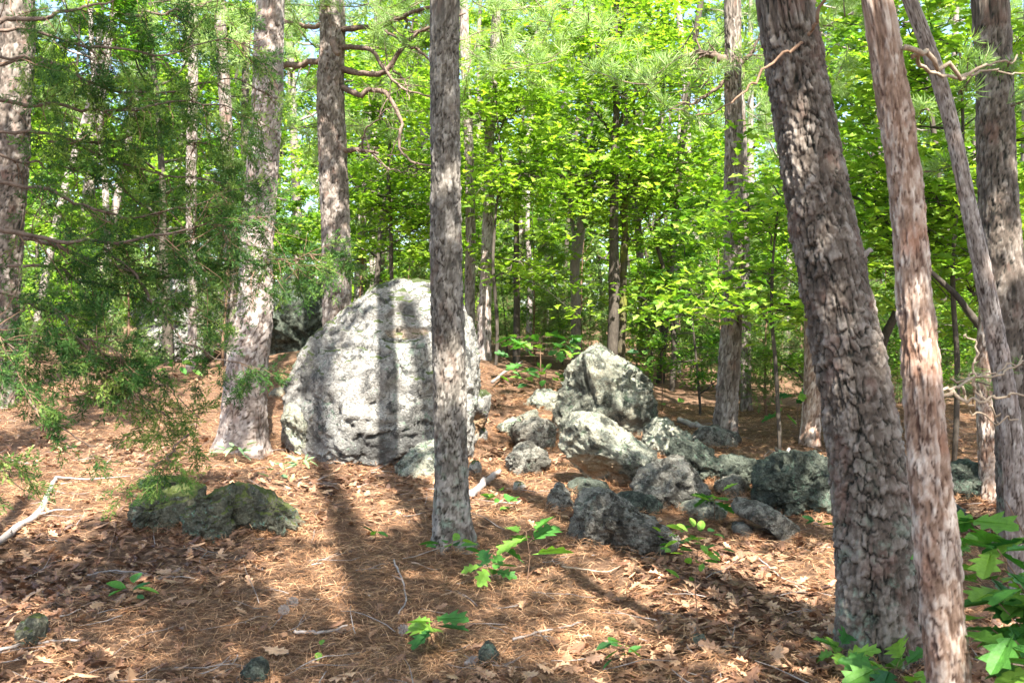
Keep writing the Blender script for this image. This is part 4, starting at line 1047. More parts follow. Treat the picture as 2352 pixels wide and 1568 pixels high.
small = [
 ('rounded grey stone, upper one of the pair left of the slab', [(1175, 1000), (1185, 975), (1225, 962), (1262, 968), (1274, 995), (1262, 1028), (1200, 1035)], M_ROCK_GREY, .2, 5),
 ('dark rounded stone, lower one of the pair left of the slab', [(1164, 1050), (1175, 1028), (1210, 1020), (1250, 1040), (1262, 1065), (1235, 1090), (1180, 1085)], M_ROCK_GREY, .18, 5),
 ('small pale stone tucked above the pair of grey stones', [(1180, 962), (1200, 950), (1232, 945), (1245, 960), (1225, 975), (1190, 975)], M_ROCK_PEAK, .12, 4),
 ('flat sandy stone lying left of the pair of grey stones', [(1140, 985), (1165, 965), (1200, 962), (1205, 985), (1180, 1000)], M_ROCK_PEAK, .15, 4),
 ('small white stone right of the front pine', [(1072, 1080), (1082, 1062), (1100, 1060), (1108, 1082), (1098, 1092), (1075, 1092)], M_ROCK_BIG, .1, 4),
 ('pale stone at the right foot of the big boulder', [(1085, 1010), (1095, 990), (1115, 985), (1120, 1005), (1108, 1015)], M_ROCK_BIG, .1, 4),
 ('white cobble with green tufts right of the front pine', [(1175, 1118), (1182, 1108), (1205, 1108), (1212, 1120), (1195, 1128)], M_ROCK_BIG, .08, 4),
 ('small triangular grey stone in front of the slab', [(1255, 1158), (1268, 1128), (1285, 1104), (1298, 1115), (1318, 1160), (1290, 1170)], M_ROCK_GREY, .12, 4),
 ('flat green stone under the ochre slab', [(1300, 1112), (1330, 1098), (1385, 1110), (1410, 1130), (1360, 1140), (1310, 1130)], M_ROCK_TEAL, .2, 4),
 ('dark lichen crusted rock nearest the viewer in the outcrop', [(1312, 1200), (1322, 1165), (1350, 1143), (1405, 1145), (1440, 1165), (1480, 1190), (1530, 1222), (1542, 1248), (1500, 1265), (1400, 1262), (1325, 1255)], M_ROCK_GREY, .32, 6),
 ('narrow green stone behind the dark lichen crusted rock', [(1420, 1150), (1440, 1130), (1480, 1140), (1520, 1160), (1490, 1180), (1440, 1170)], M_ROCK_TEAL, .15, 4),
 ('smooth round mottled stone right of the tilted slab', [(1465, 1120), (1485, 1090), (1530, 1068), (1575, 1070), (1605, 1100), (1625, 1140), (1580, 1165), (1500, 1160)], M_ROCK_GREY, .3, 5),
 ('angular block at the right foot of the peaked boulder', [(1480, 1010), (1500, 970), (1540, 968), (1570, 990), (1590, 1020), (1560, 1050), (1510, 1050)], M_ROCK_PEAK, .25, 5),
 ('long tilted rock in the rubble behind the round stone', [(1540, 1040), (1560, 1010), (1610, 1025), (1650, 1060), (1665, 1090), (1620, 1105), (1560, 1080)], M_ROCK_TEAL, .25, 5),
 ('pale stone chip low in the rubble', [(1560, 1180), (1580, 1158), (1620, 1150), (1660, 1165), (1650, 1190), (1600, 1195)], M_ROCK_PEAK, .15, 4),
 ('flat dark rock right of the rubble', [(1585, 1010), (1600, 992), (1640, 985), (1690, 1000), (1700, 1020), (1640, 1025)], M_ROCK_GREY, .2, 4),
 ('broken stone beside the green rock', [(1640, 1075), (1670, 1055), (1720, 1060), (1735, 1085), (1700, 1115), (1655, 1110)], M_ROCK_TEAL, .2, 5),
 ('low stone in front of the green rock', [(1640, 1115), (1680, 1098), (1720, 1105), (1725, 1130), (1680, 1140)], M_ROCK_GREY, .15, 4),
 ('humped grey rock like a curved back, right of the outcrop', [(1686, 1165), (1705, 1148), (1750, 1158), (1790, 1178), (1825, 1205), (1838, 1245), (1800, 1240), (1755, 1205), (1700, 1190)], M_ROCK_GREY, .22, 5),
 ('half buried stone below the humped grey rock', [(1680, 1210), (1700, 1195), (1730, 1215), (1738, 1238), (1700, 1235)], M_ROCK_GREY, .14, 4),
 ('large green lichen rock behind the largest pine', [(1730, 1130), (1745, 1080), (1770, 1050), (1830, 1045), (1890, 1050), (1940, 1080), (1950, 1180), (1860, 1190), (1760, 1160)], M_ROCK_TEAL, .4, 6),
 ('green rock right of the youngest front pine', [(2150, 1110), (2170, 1070), (2210, 1058), (2260, 1070), (2275, 1120), (2230, 1150), (2165, 1150)], M_ROCK_TEAL, .35, 5),
 ('low green rock in front of the other at right', [(2150, 1200), (2165, 1150), (2200, 1145), (2215, 1190), (2200, 1215)], M_ROCK_TEAL, .2, 4),
 ('dull green stone slab standing on edge at lower left', [(42, 1480), (48, 1440), (62, 1420), (95, 1412), (98, 1440), (88, 1485), (60, 1490)], M_ROCK_MOSSY, .07, 4),
 ('rounded lichen stone at the bottom edge', [(552, 1568), (560, 1530), (585, 1510), (608, 1520), (614, 1560), (590, 1580)], M_ROCK_TEAL, .07, 4),
 ('small angular quartz stone in the front litter', [(1095, 1520), (1105, 1490), (1125, 1478), (1142, 1498), (1145, 1520), (1115, 1530)], M_ROCK_TEAL, .06, 4),
 ('grey cobble at the foot of the largest pine', [(1960, 1530), (1975, 1508), (2010, 1505), (2025, 1530), (2000, 1550), (1965, 1548)], M_ROCK_GREY, .08, 4),
 ('pale stone under the tall seedling', [(1590, 1470), (1600, 1455), (1620, 1462), (1625, 1485), (1605, 1490)], M_ROCK_TEAL, .05, 4),
 ('small pale stone far left of the big boulder', [(615, 905), (630, 890), (655, 888), (662, 905), (640, 915)], M_ROCK_PEAK, .12, 4),
]
for i, (lab, ol, mt, tk, sb) in enumerate(small):
    o_ = np.array(ol); by = o_[:, 1].max(); bx = o_[:, 0].mean()
    rock(lab, [(x, y if y < by-12 else y+14) for x, y in ol], G(bx, by)[1]+tk*0.45, tk*1.35, sb, mt, 520+i*3, group=RK, grow=1.24 if 1450 < bx < 1760 and 1000 < by < 1200 else (1.04 if bx > 1700 else 1.14))
rock('left part of the low mossy outcrop, flat wing with turquoise lichen', [(275, 1170), (330, 1140), (400, 1118), (450, 1125), (450, 1215), (400, 1230), (330, 1215)], G(350, 1215)[1]+0.06, 0.35, 5, M_ROCK_MOSSY, 601, group=RK, grow=1.1, planes=[((0, -.5, 1), .55)])
rock('middle part of the low mossy outcrop with a raised crown', [(410, 1160), (455, 1128), (515, 1108), (555, 1100), (578, 1122), (595, 1200), (565, 1290), (520, 1262), (470, 1240), (420, 1220)], G(520, 1240)[1]+0.2, 0.4, 6, M_ROCK_MOSSY, 604, group=RK, fsq=.8, grow=0.98, cracks=[([(540, 1110), (548, 1170), (560, 1230)], 0.012, 0.05)])
rock('right part of the low mossy outcrop sloping to the right', [(538, 1140), (562, 1122), (605, 1138), (655, 1175), (680, 1210), (690, 1245), (640, 1245), (580, 1215), (545, 1190)], G(620, 1225)[1]+0.1, 0.35, 6, M_ROCK_MOSSY, 607, group=RK, grow=1.15)
rock('thin stone ledge behind the low mossy outcrop', [(315, 1120), (340, 1098), (400, 1100), (440, 1110), (430, 1130), (350, 1135)], G(380, 1130)[1]+0.1, 0.25, 4, M_ROCK_MOSSY, 610, group=RK, grow=1.2)
rock('tall green stained rock wall behind the broad pale pine', [(590, 840), (600, 700), (640, 630), (700, 615), (760, 640), (780, 720), (770, 840), (680, 860)], 17, 0.9, 6, M_ROCK_TEAL, 613, group=RK, name='rock_wall')
rock('pale rock bluff glimpsed through the cedar boughs', [(300, 820), (320, 720), (370, 650), (450, 630), (520, 680), (530, 800), (480, 830)], 18, 1.0, 6, M_ROCK_BIG, 616, group=RK, name='rock_wall')

# ------------------------------------------------------------------ the cedar in the left foreground
cedar_o = np.array([-3.0, 4.6, float(gh(-3.0, 4.6))])
cedar = thing('cedar_tree', cedar_o, 'dark green cedar reaching its drooping boughs in from the left edge', 'tree')
P = smooth_path(np.array([[0, 0, -0.2], [0.05, 0, 1.5], [0.0, 0.05, 4.5]]), 20)
V, Fs = tube(P, np.linspace(0.11, 0.05, 20), 14, 0.15, 3)
obj('trunk', mesh('trunk', V, Fs, M_LIMB, {'tint': np.full(len(V), .5)}), cedar)
boughs = [ # picture points of the bough, distance at root / tip, root radius, density, foliage spread
 ([(-120, 70), (0, 50), (130, 35), (240, 10), (340, -30)], 4.4, 5.0, .016, 200, .16),
 ([(-120, 60), (40, 60), (190, 100), (380, 120), (520, 90), (600, 110)], 4.5, 5.2, .010, 330, .16),
 ([(-100, 120), (30, 128), (140, 150), (230, 125)], 4.2, 4.6, .008, 60, .10),
 ([(-140, 150), (100, 130), (260, 210), (420, 200), (540, 180), (640, 230)], 4.6, 5.2, .010, 380, .17),
 ([(-120, 235), (30, 240), (140, 252), (300, 246), (420, 240), (520, 250), (600, 300)], 4.5, 5.0, .012, 260, .13),
 ([(-100, 280), (150, 310), (260, 370), (380, 390), (500, 425), (600, 420)], 4.6, 5.3, .010, 200, .10),
 ([(-120, 520), (0, 530), (100, 545), (220, 560), (330, 545), (480, 520), (620, 500)], 4.3, 4.9, .014, 420, .18),
 ([(60, 545), (200, 600), (330, 640), (450, 620), (620, 600), (720, 620)], 4.6, 5.2, .012, 400, .16),
 ([(-120, 420), (60, 430), (200, 470), (330, 500), (440, 480), (560, 430)], 4.5, 5.0, .012, 360, .16),
 ([(20, 600), (110, 610), (200, 650), (330, 690), (450, 700)], 4.5, 4.9, .009, 130, .12),
 ([(240, 560), (320, 650), (390, 760), (470, 810), (560, 840), (625, 860)], 4.7, 4.9, .009, 130, .10),
 ([(-100, 640), (40, 680), (130, 720), (220, 790), (300, 820)], 4.2, 4.5, .010, 300, .15),
 ([(120, 700), (200, 790), (280, 870), (350, 930), (430, 980)], 4.4, 4.6, .008, 170, .11),
 ([(200, 790), (320, 850), (420, 920), (450, 960)], 4.5, 4.7, .006, 110, .10),
 ([(-80, 800), (20, 860), (100, 950), (180, 1010), (260, 1030)], 4.0, 4.3, .007, 80, .10),
 ([(-90, 700), (-20, 760), (30, 800), (100, 830)], 4.0, 4.2, .008, 200, .16),
 ([(-90, 1000), (0, 1080), (60, 1130)], 4.0, 4.2, .006, 70, .09),
 ([(120, 330), (230, 330), (340, 300), (460, 330), (540, 300)], 4.8, 5.3, .008, 280, .15),
 ([(-60, 340), (60, 370), (180, 390), (260, 420)], 4.7, 5.0, .008, 130, .14),
 ([(300, 40), (420, 20), (520, -10)], 4.9, 5.2, .008, 120, .12),
 ([(560, 560), (640, 600), (720, 590), (790, 610)], 5.1, 5.3, .005, 140, .10),
 ([(430, 1000), (380, 1050), (330, 1090)], 4.5, 4.3, .004, 70, .08),
]
rc = np.random.RandomState(909)
for pts, d0, d1, r0, dens, spr in boughs:
    k = len(pts); Q = np.array([W(p[0], p[1], d0+(d1-d0)*i/(k-1)) for i, p in enumerate(pts)])
    Q = smooth_path(Q, 30)
    Q = Q+0.02*np.stack([fbm(np.stack([np.arange(30)*0.4, np.full(30, r0*999+q*7.), np.zeros(30)], 1), 2, q) for q in range(3)], 1)
    V, Fs = tube(Q, np.linspace(r0, 0.002, 30), 6)
    bo = obj('bough', mesh('bough', V-cedar_o, Fs, M_LIMB, {'tint': np.full(len(V), .5)}), cedar)
    tw = Acc(); fa = Acc(); T = []; D = []
    nt_ = max(4, dens//8)
    for w in range(nt_):
        f = rc.uniform(6, 28.9); kk = int(f); p = Q[kk]
        dr = (Q[kk+1]-Q[kk]); dr /= np.linalg.norm(dr)
        dv = dr*0.5+rc.normal(size=3)*np.array([.5, .7, .45])+np.array([0, 0, -0.25])
        L = spr*rc.uniform(0.7, 2.6); bare_ = rc.uniform() < 0.22
        tb = curve_branch(p, dv, L, rc, 6, 0.2, -0.06)
        V, Fs = tube(tb, np.linspace(0.0028, 0.001, 6), 3); tw.add(V, Fs)
        for q in range(0 if bare_ else 11):
            f2 = rc.uniform(1.8, 4.99); k2 = int(f2)
            T.append(tb[k2]+(tb[k2+1]-tb[k2])*(f2-k2)); D.append((tb[-1]-tb[0])/L*0.7+rc.normal(size=3)*0.45+np.array([0, 0, -0.15]))
    T = np.array(T); D = np.array(D)
    V, Fs, idx = scatter(SPRIG, dirmats(D, rc), T, 0.105*rc.uniform(0.6, 1.25, len(T)))
    fa.add(V, Fs, np.clip(rc.uniform(0, 0.9, len(T))+rc.normal()*0.1, 0, 1)[idx])
    o = obj('twigs', tw.mesh('twigs', M_TWIG, off=cedar_o), bo); o['kind'] = 'stuff'
    o = obj('foliage', fa.mesh('foliage', M_CEDAR, False, off=cedar_o), bo); o['kind'] = 'stuff'

# ------------------------------------------------------------------ unseen canopy added overhead and behind, shaped to throw the dappled shade
CANOPY_Z = 8.2
lit = []   # sunny patches: (x, y, rx, ry, strength) on the ground
for px, py, w, h in [(620, 1255, 75, 55), (760, 1215, 120, 55), (830, 1110, 150, 60), (720, 1330, 100, 50), (800, 1390, 90, 40), (180, 1525, 110, 45), (390, 1460, 60, 30), (560, 1440, 50, 30), (450, 1540, 40, 30),
                     (655, 990, 60, 90), (460, 930, 60, 100), (1120, 1160, 80, 45), (1180, 1110, 60, 50), (1400, 1300, 90, 35), (1460, 1345, 80, 30), (1640, 1340, 80, 30), (1700, 1270, 80, 30), (1790, 1320, 80, 30), (1560, 1270, 60, 25),
                     (1320, 1530, 100, 35), (1200, 1500, 80, 25), (1000, 1480, 60, 40), (860, 1470, 60, 30), (620, 1540, 50, 30), (750, 1545, 60, 25), (1230, 1290, 50, 20), (1080, 1330, 60, 20), (1850, 1400, 50, 20), (1700, 1480, 60, 25), (1900, 1300, 50, 40),
                     (200, 1130, 90, 18), (80, 1060, 60, 14), (150, 1300, 40, 20), (960, 1330, 40, 20), (1560, 1500, 50, 20), (300, 1380, 40, 20)]:
    c = G(px, py); e = G(px+w, py); f1 = G(px, min(1568, py+h)); f2 = G(px, py-h)
    lit.append((c[0], c[1], max(.1, abs(e[0]-c[0])), max(.12, (f2[1]-f1[1])/2)))
lit = np.array(lit)
def lit_at(x, y):
    """0 shade .. 1 sun wanted at a ground point"""
    v = np.zeros_like(x)
    for cx, cy, rx, ry in lit:
        v = np.maximum(v, 1-sst(0.75, 1.2, np.hypot((x-cx)/rx, (y-cy)/ry)))
    return v
lit[:, 2:] *= 1.35
rn = np.random.RandomState(4242)
ng = 6000
gx = rn.uniform(-5.5, 6.0, ng); gy = rn.uniform(2.2, 15.5, ng)
dens = np.where(gy < 8.6, 1.0, np.where(gy < 10.2, 0.10, 0.10))
# the boulders stand in sun; rocks to the right and the far left floor are shaded
dens = np.where((gy > 7.6) & (gy < 13) & (gx > -2.6) & (gx < 1.9), 0.10, dens)
dens = np.where((gy > 6.8) & (gx > 2.0), 0.28, dens)
dens = np.where((gy > 6.5) & (gx < -2.7), 0.4, dens)
nz_ = vnoise(np.stack([gx*1.3, gy*1.0, gx*0], 1), 77)
fld = sst(-0.24, -0.02, nz_+0.75*vnoise(np.stack([gx*3.1, gy*2.4, gx*0], 1), 78))
sx_ = 1.10-(gy+2.1)*math.tan(SUN_AZ)
fld = np.where((np.abs(gx-sx_) < 0.42) & (gy < 7.2), 1.0, fld)
dens = np.where((gx > 1.5) & (gx < 3.4) & (gy > 6.3) & (gy < 9.2), 0.75, dens)
keep = (rn.uniform(0, 1, ng) < dens*fld) & (lit_at(gx, gy) < 0.12)
gx, gy = gx[keep], gy[keep]
zc = CANOPY_Z+rn.uniform(-1.6, 2.4, len(gx))
cot = 1/math.tan(SUN_EL)
hz = zc-gh(gx, gy)
cxx = gx+hz*cot*math.sin(SUN_AZ); cyy = gy-hz*cot*math.cos(SUN_AZ)
CT = np.stack([cxx, cyy, zc], 1)
# leaf clumps added out of view, between trunks and sun, to mottle the bark
TW = []
for key, parts in {'D': [(1250, 1010), (840, 470), (330, 200), (150, 0)], 'M': [(1500, 1080), (840, 60)], 'P': [(1170, 720), (400, 0)], 'B': [(1040, 800), (520, 300)], 'C': [(740, 560), (430, 150)], 'J': [(1000, 720), (560, 200)],
                   'N': [(1560, 1330), (1060, 980), (700, 560), (470, 380), (250, 120)], 'left_edge': [(900, 300)], 'O': [(1000, 820), (600, 350), (200, 0)]}.items():
    org_, (pa_, ra_) = TRUNKS[key][1], TRUNKS[key][2]
    for (ya, yb) in parts:
        yy0 = ya
        while yy0 > yb:
            pyy = CY-(pa_[:, 2]-EYE)/pa_[:, 1]*F
            k_ = int(np.argmin(np.abs(pyy-yy0))); tdist = (CANOPY_Z-pa_[k_, 2]+rn.uniform(-.8, .8))/SDIR[2]
            if rn.uniform() < 0.85: TW.append(np.concatenate([pa_[k_]+SDIR*tdist+rn.normal(size=3)*0.05, [max(.07, ra_[k_]*0.8)]]))
            yy0 -= 0.16*F/pa_[k_, 1]
TW = np.array(TW)
CT = np.concatenate([CT, TW[:, :3]]); CS = np.concatenate([np.full(len(gx), .17), TW[:, 3]])
roots = [('stripe', 1.10, -2.1, .17, 'tall unseen oak behind the viewer, crown shaped to shade the front litter'), ('lw', -3.6, -2.6, .16, 'unseen oak added behind the viewer at the left, crown shaped for shade'), ('rw', 5.4, -1.2, .16, 'unseen oak added behind the viewer at the right, crown shaped for shade'), ('rr', 6.4, 5.2, .15, 'unseen oak added beyond the right edge, crown shaped to shade the clearing')]  # unseen shade casters; their crowns gather the clumps aimed at shade patches
who = np.argmin(np.stack([np.hypot(CT[:, 0]-r[1], CT[:, 1]-r[2]) for r in roots]), 0)
for k, (nm, rx, ry, rr_, lab) in enumerate(roots):
    b = np.array([rx, ry, float(gh(rx, ry))])
    t = thing('oak_tree', b, lab, 'tree', 'out of view trees shaped for shade')
    TH_ = 21 if nm == 'stripe' else 13
    P = np.stack([0.03*np.sin(np.linspace(0, 5, 22)), np.zeros(22), np.linspace(-.2, TH_, 22)], 1)
    V, Fs = tube(P, np.linspace(rr_, .10, 22), 12, .1, k)
    obj('trunk', mesh('trunk', V, Fs, M_OAKWOOD, {'tint': np.full(len(V), .5)}), t)
    pts = CT[who == k]; sgs = CS[who == k]
    wa = Acc(); la = Acc(); T = []
    for c, sg in zip(pts, sgs):
        h0 = min(max(c[2]-b[2]-rn.uniform(0.8, 2.2), 4.5), 12)
        kk = min(20, int((h0+.2)/(TH_+.2)*21)); s0 = P[kk]+b
        Lb = np.linalg.norm(c-s0)
        if rn.uniform() < 0.25:
            mid = (s0+c)/2+rn.normal(size=3)*0.15
            V, Fs = tube(smooth_path(np.array([s0, mid, c]), 7), np.linspace(0.02, 0.004, 7), 4); wa.add(V, Fs)
        T.append(c+rn.normal(size=(21, 3))*np.array([sg, sg, .6*sg]))
    T = np.concatenate(T)
    leaf_cloud(la, LF_FAR, T, 0.145, rn, 0.7)
    o = obj('branches', wa.mesh('branches', M_OAKWOOD, off=b), t); o['kind'] = 'stuff'
    o = obj('crown', la.mesh('crown', M_OAK, False, off=b), t); o['kind'] = 'stuff'

# ------------------------------------------------------------------ litter on the ground
def on_ground(n, rng, d0, d1, powr=1.0, margin=0.60):
    d = d0*(d1/d0)**(rng.uniform(0, 1, n)**powr); x = rng.uniform(-margin, margin, n)*d
    return x, d
def ground_z(x, y):
    p = np.stack([x, y, np.zeros_like(x)], 1)
    return gh(x, y)+(1-sst(12, 30, y))*0.016*fbm(p*7, 3, 20)
def leafy(x, y):
    v = 0.5+0.9*fbm(np.stack([x*0.8, y*0.8, x*0], 1), 3, 66)
    v = v+0.55*sst(-0.9, -1.9, x)*(1-sst(6.5, 8, y))-0.5*np.exp(-((x+0.9)/.7)**2-((y-5.6)/1.0)**2)-0.35*sst(7, 9.5, y)-0.3*sst(1.0, 1.8, x)
    return np.clip(v, 0.03, 1)
rl = np.random.RandomState(31)
LITTER_T = []
for s_, (c_, f_) in enumerate([(0.45, 0.35), (-0.35, 0.2), (0.15, -0.25)]):
    V_, F_ = fold(OAK_FULL, f_, c_); V_ = V_-np.array([0, 0.5, V_[:, 2].mean()]); LITTER_T.append((V_, F_))
def litter_leaves(n, d0, d1, size):
    a = Acc()
    x, y = on_ground(n, rl, d0, d1)
    k = rl.uniform(0, 1, n) < leafy(x, y); x, y = x[k], y[k]
    grp = rl.randint(0, 3, len(x))
    tt = []
    for g in range(3):
        xx, yy_ = x[grp == g], y[grp == g]
        T = np.stack([xx, yy_, ground_z(xx, yy_)+rl.uniform(0.008, 0.035, len(xx))], 1)
        Rm = rotmats(len(T), rl, 0.48)
        V, Fs, idx = scatter(LITTER_T[g], Rm, T, size*rl.uniform(0.6, 1.25, len(T)))
        a.add(V, Fs, np.clip(rl.beta(1.3, 1.5, len(T)), 0, 1)[idx])
    return a
a = litter_leaves(21000, 3.6, 13, 0.085)
o = obj('leaf_litter', a.mesh('leaf_litter', M_LITTER, False)); tag(o, 'thick layer of curled brown oak leaves covering the forest floor', 'leaf litter', kind='stuff')
def needles(n, d0, d1, L, w):
    a = Acc()
    x, y = on_ground(n, rl, d0, d1, 0.85)
    k = rl.uniform(0, 1, n) > leafy(x, y)*0.75; x, y = x[k], y[k]; n = len(x)
    hump = rl.uniform(0, 1, n)**2*0.035
    T = np.stack([x, y, ground_z(x, y)+0.006+hump], 1)
    az = rl.uniform(0, 6.28, n); el = rl.normal(size=n)*0.22
    D = np.stack([np.cos(az)*np.cos(el), np.sin(az)*np.cos(el), np.sin(el)], 1)*(L*rl.uniform(.6, 1.2, n))[:, None]/2
    S = np.stack([-np.sin(az), np.cos(az), rl.uniform(-.6, .6, n)], 1)*w*(y[:, None]/5)**0.7
    bend = np.array([0, 0, 1])*rl.uniform(0, .012, n)[:, None]
    V = np.stack([T-D, T+S/2+bend, T+D, T-S/2+bend], 1).reshape(-1, 3)
    a.add(V, np.arange(n*4).reshape(n, 4), np.repeat(rl.beta(2, 2, n), 4))
    return a
PS = needles(150000, 3.6, 13.5, 0.12, 0.0027)
def bank(cx, cy, rx, ry, n):
    az = rl.uniform(0, 6.28, n); q = rl.uniform(.85, 1.3, n); x = cx+rx*q*np.cos(az); y = cy+ry*q*np.sin(az)
    T = np.stack([x, y, ground_z(x, y)+rl.uniform(.01, .075, n)*np.clip(1.4-q, 0, 1)*1.6], 1)
    a2 = rl.uniform(0, 6.28, n); el = rl.normal(size=n)*.35
    D = np.stack([np.cos(a2)*np.cos(el), np.sin(a2)*np.cos(el), np.sin(el)], 1)*(.12*rl.uniform(.6, 1.2, n))[:, None]/2
    S = np.stack([-np.sin(a2), np.cos(a2), rl.uniform(-.6, .6, n)], 1)*.0035
    PS.add(np.stack([T-D, T+S/2, T+D, T-S/2], 1).reshape(-1, 3), np.arange(n*4).reshape(n, 4), np.repeat(rl.beta(2, 2, n), 4))
for o_ in [o for o in bpy.data.objects if o.name.split('.')[0] in ('rock', 'boulder')]:
    vv = np.empty(len(o_.data.vertices)*3, np.float32); o_.data.vertices.foreach_get('co', vv); vv = vv.reshape(-1, 3)+np.array(o_.location)
    lowv = vv[np.abs(vv[:, 2]-gh(vv[:, 0], vv[:, 1])) < 0.05]
    if len(lowv) > 8:
        c_ = (lowv.max(0)+lowv.min(0))/2; r_ = (lowv.max(0)-lowv.min(0))/2
        bank(c_[0], c_[1], r_[0], r_[1], int(min(900, 150+1300*max(r_[0], r_[1]))))
for k_ in 'BCDMPJOQ':
    if k_ in TRUNKS:
        og = TRUNKS[k_][1]; rr0 = float(TRUNKS[k_][2][1][10])*1.25; bank(og[0], og[1], rr0, rr0, 420)
o = obj('pine_straw', PS.mesh('pine_straw', M_NEEDLE, False)); tag(o, 'loose orange pine needles matted over the forest floor', 'pine needles', kind='stuff')
tl = Acc()
for i in range(420):
    d = 3.7*(12/3.7)**rl.uniform(0, 1); x = rl.uniform(-.58, .58)*d; z = float(ground_z(np.array([x]), np.array([d]))[0])
    az = rl.uniform(0, 6.28)
    Q = curve_branch((x, d, z+.02), (math.cos(az), math.sin(az), rl.uniform(-.02, .18)), rl.uniform(.08, .4), rl, 6, .14)
    V, Fs = tube(Q, np.linspace(rl.uniform(.0015, .005), .001, 6), 4); tl.add(V, Fs, rl.uniform())
    if i % 3 == 0:
        Q2 = curve_branch(Q[2], (math.cos(az+.7), math.sin(az+.7), .25), .12, rl, 4, .1); V, Fs = tube(Q2, np.linspace(.002, .001, 4), 3); tl.add(V, Fs, .5)
o = obj('twig_litter', tl.mesh('twig_litter', M_DEAD)); tag(o, 'scatter of fine broken twigs lying on leaves and straw', 'twigs', kind='stuff')
# the front leaves that can be told apart: pieces of the ground
LM = []
for g in range(3):
    for q in range(3):
        V_, F_ = LITTER_T[g]; ti = [0.25, 0.55, 0.9][q]
        LM.append(mesh('leaf', V_, F_, M_LITTER, {'tint': np.full(len(V_), ti)}, False))
cnt = 0
while cnt < 290:
    d = 3.7+rl.uniform(0, 1)**1.5*2.3; x = rl.uniform(-.55, .55)*d
    if rl.uniform() > float(leafy(np.array([x]), np.array([d]))[0])+0.1: continue
    o = obj('leaf', LM[rl.randint(0, 9)], ground, (x, d, float(ground_z(np.array([x]), np.array([d]))[0])+0.035))
    o.rotation_euler = (rl.normal()*0.35, rl.normal()*0.35, rl.uniform(0, 6.28)); s = rl.uniform(0.085, 0.135); o.scale = (s, s, s)
    cnt += 1

# ------------------------------------------------------------------ fallen sticks and branches
def stick(label, pts, r0, r1, mat=M_DEAD, lift=0.02, name='fallen_branch', group='sticks on the forest floor', sub=(), sides=8):
    Q = np.array([G(*p) for p in pts]); Q[:, 2] += lift+r0*0.6
    if len(pts[0]) > 2: pass
    Q = smooth_path(Q, 24); org = Q[0].copy()
    Q += 0.5*r0*np.stack([fbm(np.stack([np.arange(24)*.5, np.full(24, pts[0][0]*1.+q), np.zeros(24)], 1), 2, q) for q in range(3)], 1)
    V, Fs = tube(Q, np.linspace(r0, r1, 24), sides, .3, int(pts[0][0]))
    t = obj(name, mesh(name, V-org, Fs, mat, {'tint': np.full(len(V), .5)}), None, org)
    tag(t, label, 'fallen branch', group)
    for sp, h in sub:
        P1 = np.array([G(*p) for p in sp]); P1[:, 2] += np.linspace(lift+r0*.6, h, len(sp)); P1 = smooth_path(P1, 12)
        V, Fs = tube(P1, np.linspace(r0*.45, r1*.3, 12), 5, .2, 5)
        obj('twig', mesh('twig', V-org, Fs, mat, {'tint': np.full(len(V), .5)}), t)
stick('long grey fallen branch at the left edge, forked at its upper end', [(-30, 1275), (30, 1235), (85, 1195), (110, 1150), (128, 1105)], .028, .016, sub=[([(128, 1105), (200, 1110), (300, 1100)], .03), ([(85, 1195), (130, 1180), (165, 1180)], .03)])
stick('smooth pale stick lying at the lower left corner', [(-30, 1515), (60, 1492), (130, 1485), (185, 1482)], .011, .006, sub=[])
stick('short grey log between the front pine and the outcrop', [(1082, 1148), (1110, 1120), (1148, 1092)], .035, .022)
stick('thin brown stick left of the front pine', [(885, 1185), (940, 1175), (1000, 1180)], .010, .006, M_TWIG)
stick('bare forked twig in the front litter left of the front pine', [(905, 1300), (925, 1345), (935, 1390), (915, 1425)], .006, .004, M_DEAD, .03, sub=[([(925, 1345), (900, 1340)], .05)])
stick('thin curved stick on sunny pine straw', [(1290, 1310), (1350, 1320), (1400, 1325), (1440, 1300)], .006, .003, M_PALETWIG)
stick('slim stick beside the tall seedling', [(1540, 1300), (1600, 1345), (1700, 1380)], .005, .003, M_TWIG)
stick('dark stick on the front litter near the pale cones', [(675, 1462), (740, 1465), (800, 1450)], .010, .006, M_DEAD)
stick('pale stick on straw right of centre', [(1740, 1290), (1800, 1340), (1850, 1370)], .007, .004, M_DEAD)
stick('weathered stick leaning among the rubble', [(1555, 975), (1620, 990), (1690, 1005)], .04, .02, M_DEAD)
stick('short stick behind the largest pine', [(1760, 1165), (1790, 1150), (1825, 1130)], .010, .006, M_PALETWIG, .08)
stick('short dark stick in the lower middle', [(1180, 1478), (1250, 1460), (1335, 1440)], .007, .004, M_DEAD)
stick('thin curled twig on the left litter', [(250, 1290), (262, 1240), (270, 1200), (285, 1170)], .004, .002, M_TWIG)
stick('grey stick before the low mossy outcrop', [(200, 1330), (260, 1318), (340, 1325)], .006, .003, M_DEAD)
stick('thin stick in the far floor right of the big boulder', [(1130, 900), (1165, 870), (1200, 850)], .02, .008, M_DEAD, .1)
def pole(label, pts, d, r0, r1, mat):
    Q = smooth_path(np.array([W(p[0], p[1], d+.1*i) for i, p in enumerate(pts)]), 12); org = Q[0].copy(); V, Fs = tube(Q, np.linspace(r0, r1, 12), 7, .35, 4)
    tag(obj('dead_branch', mesh('dead_branch', V-org, Fs, mat, {'tint': np.full(len(V), .5)}), None, org), label, 'dead branch', 'dead branches')
pole('split dead branch leaning against the green rock', [(1768, 1165), (1785, 1110), (1800, 1060), (1812, 1030)], G(1768, 1165)[1], .025, .015, M_DEAD)
pole('dark snag propped on the green rock', [(1800, 1062), (1790, 1040), (1782, 1030)], G(1800, 1165)[1]+.3, .025, .02, M_OAKWOOD)
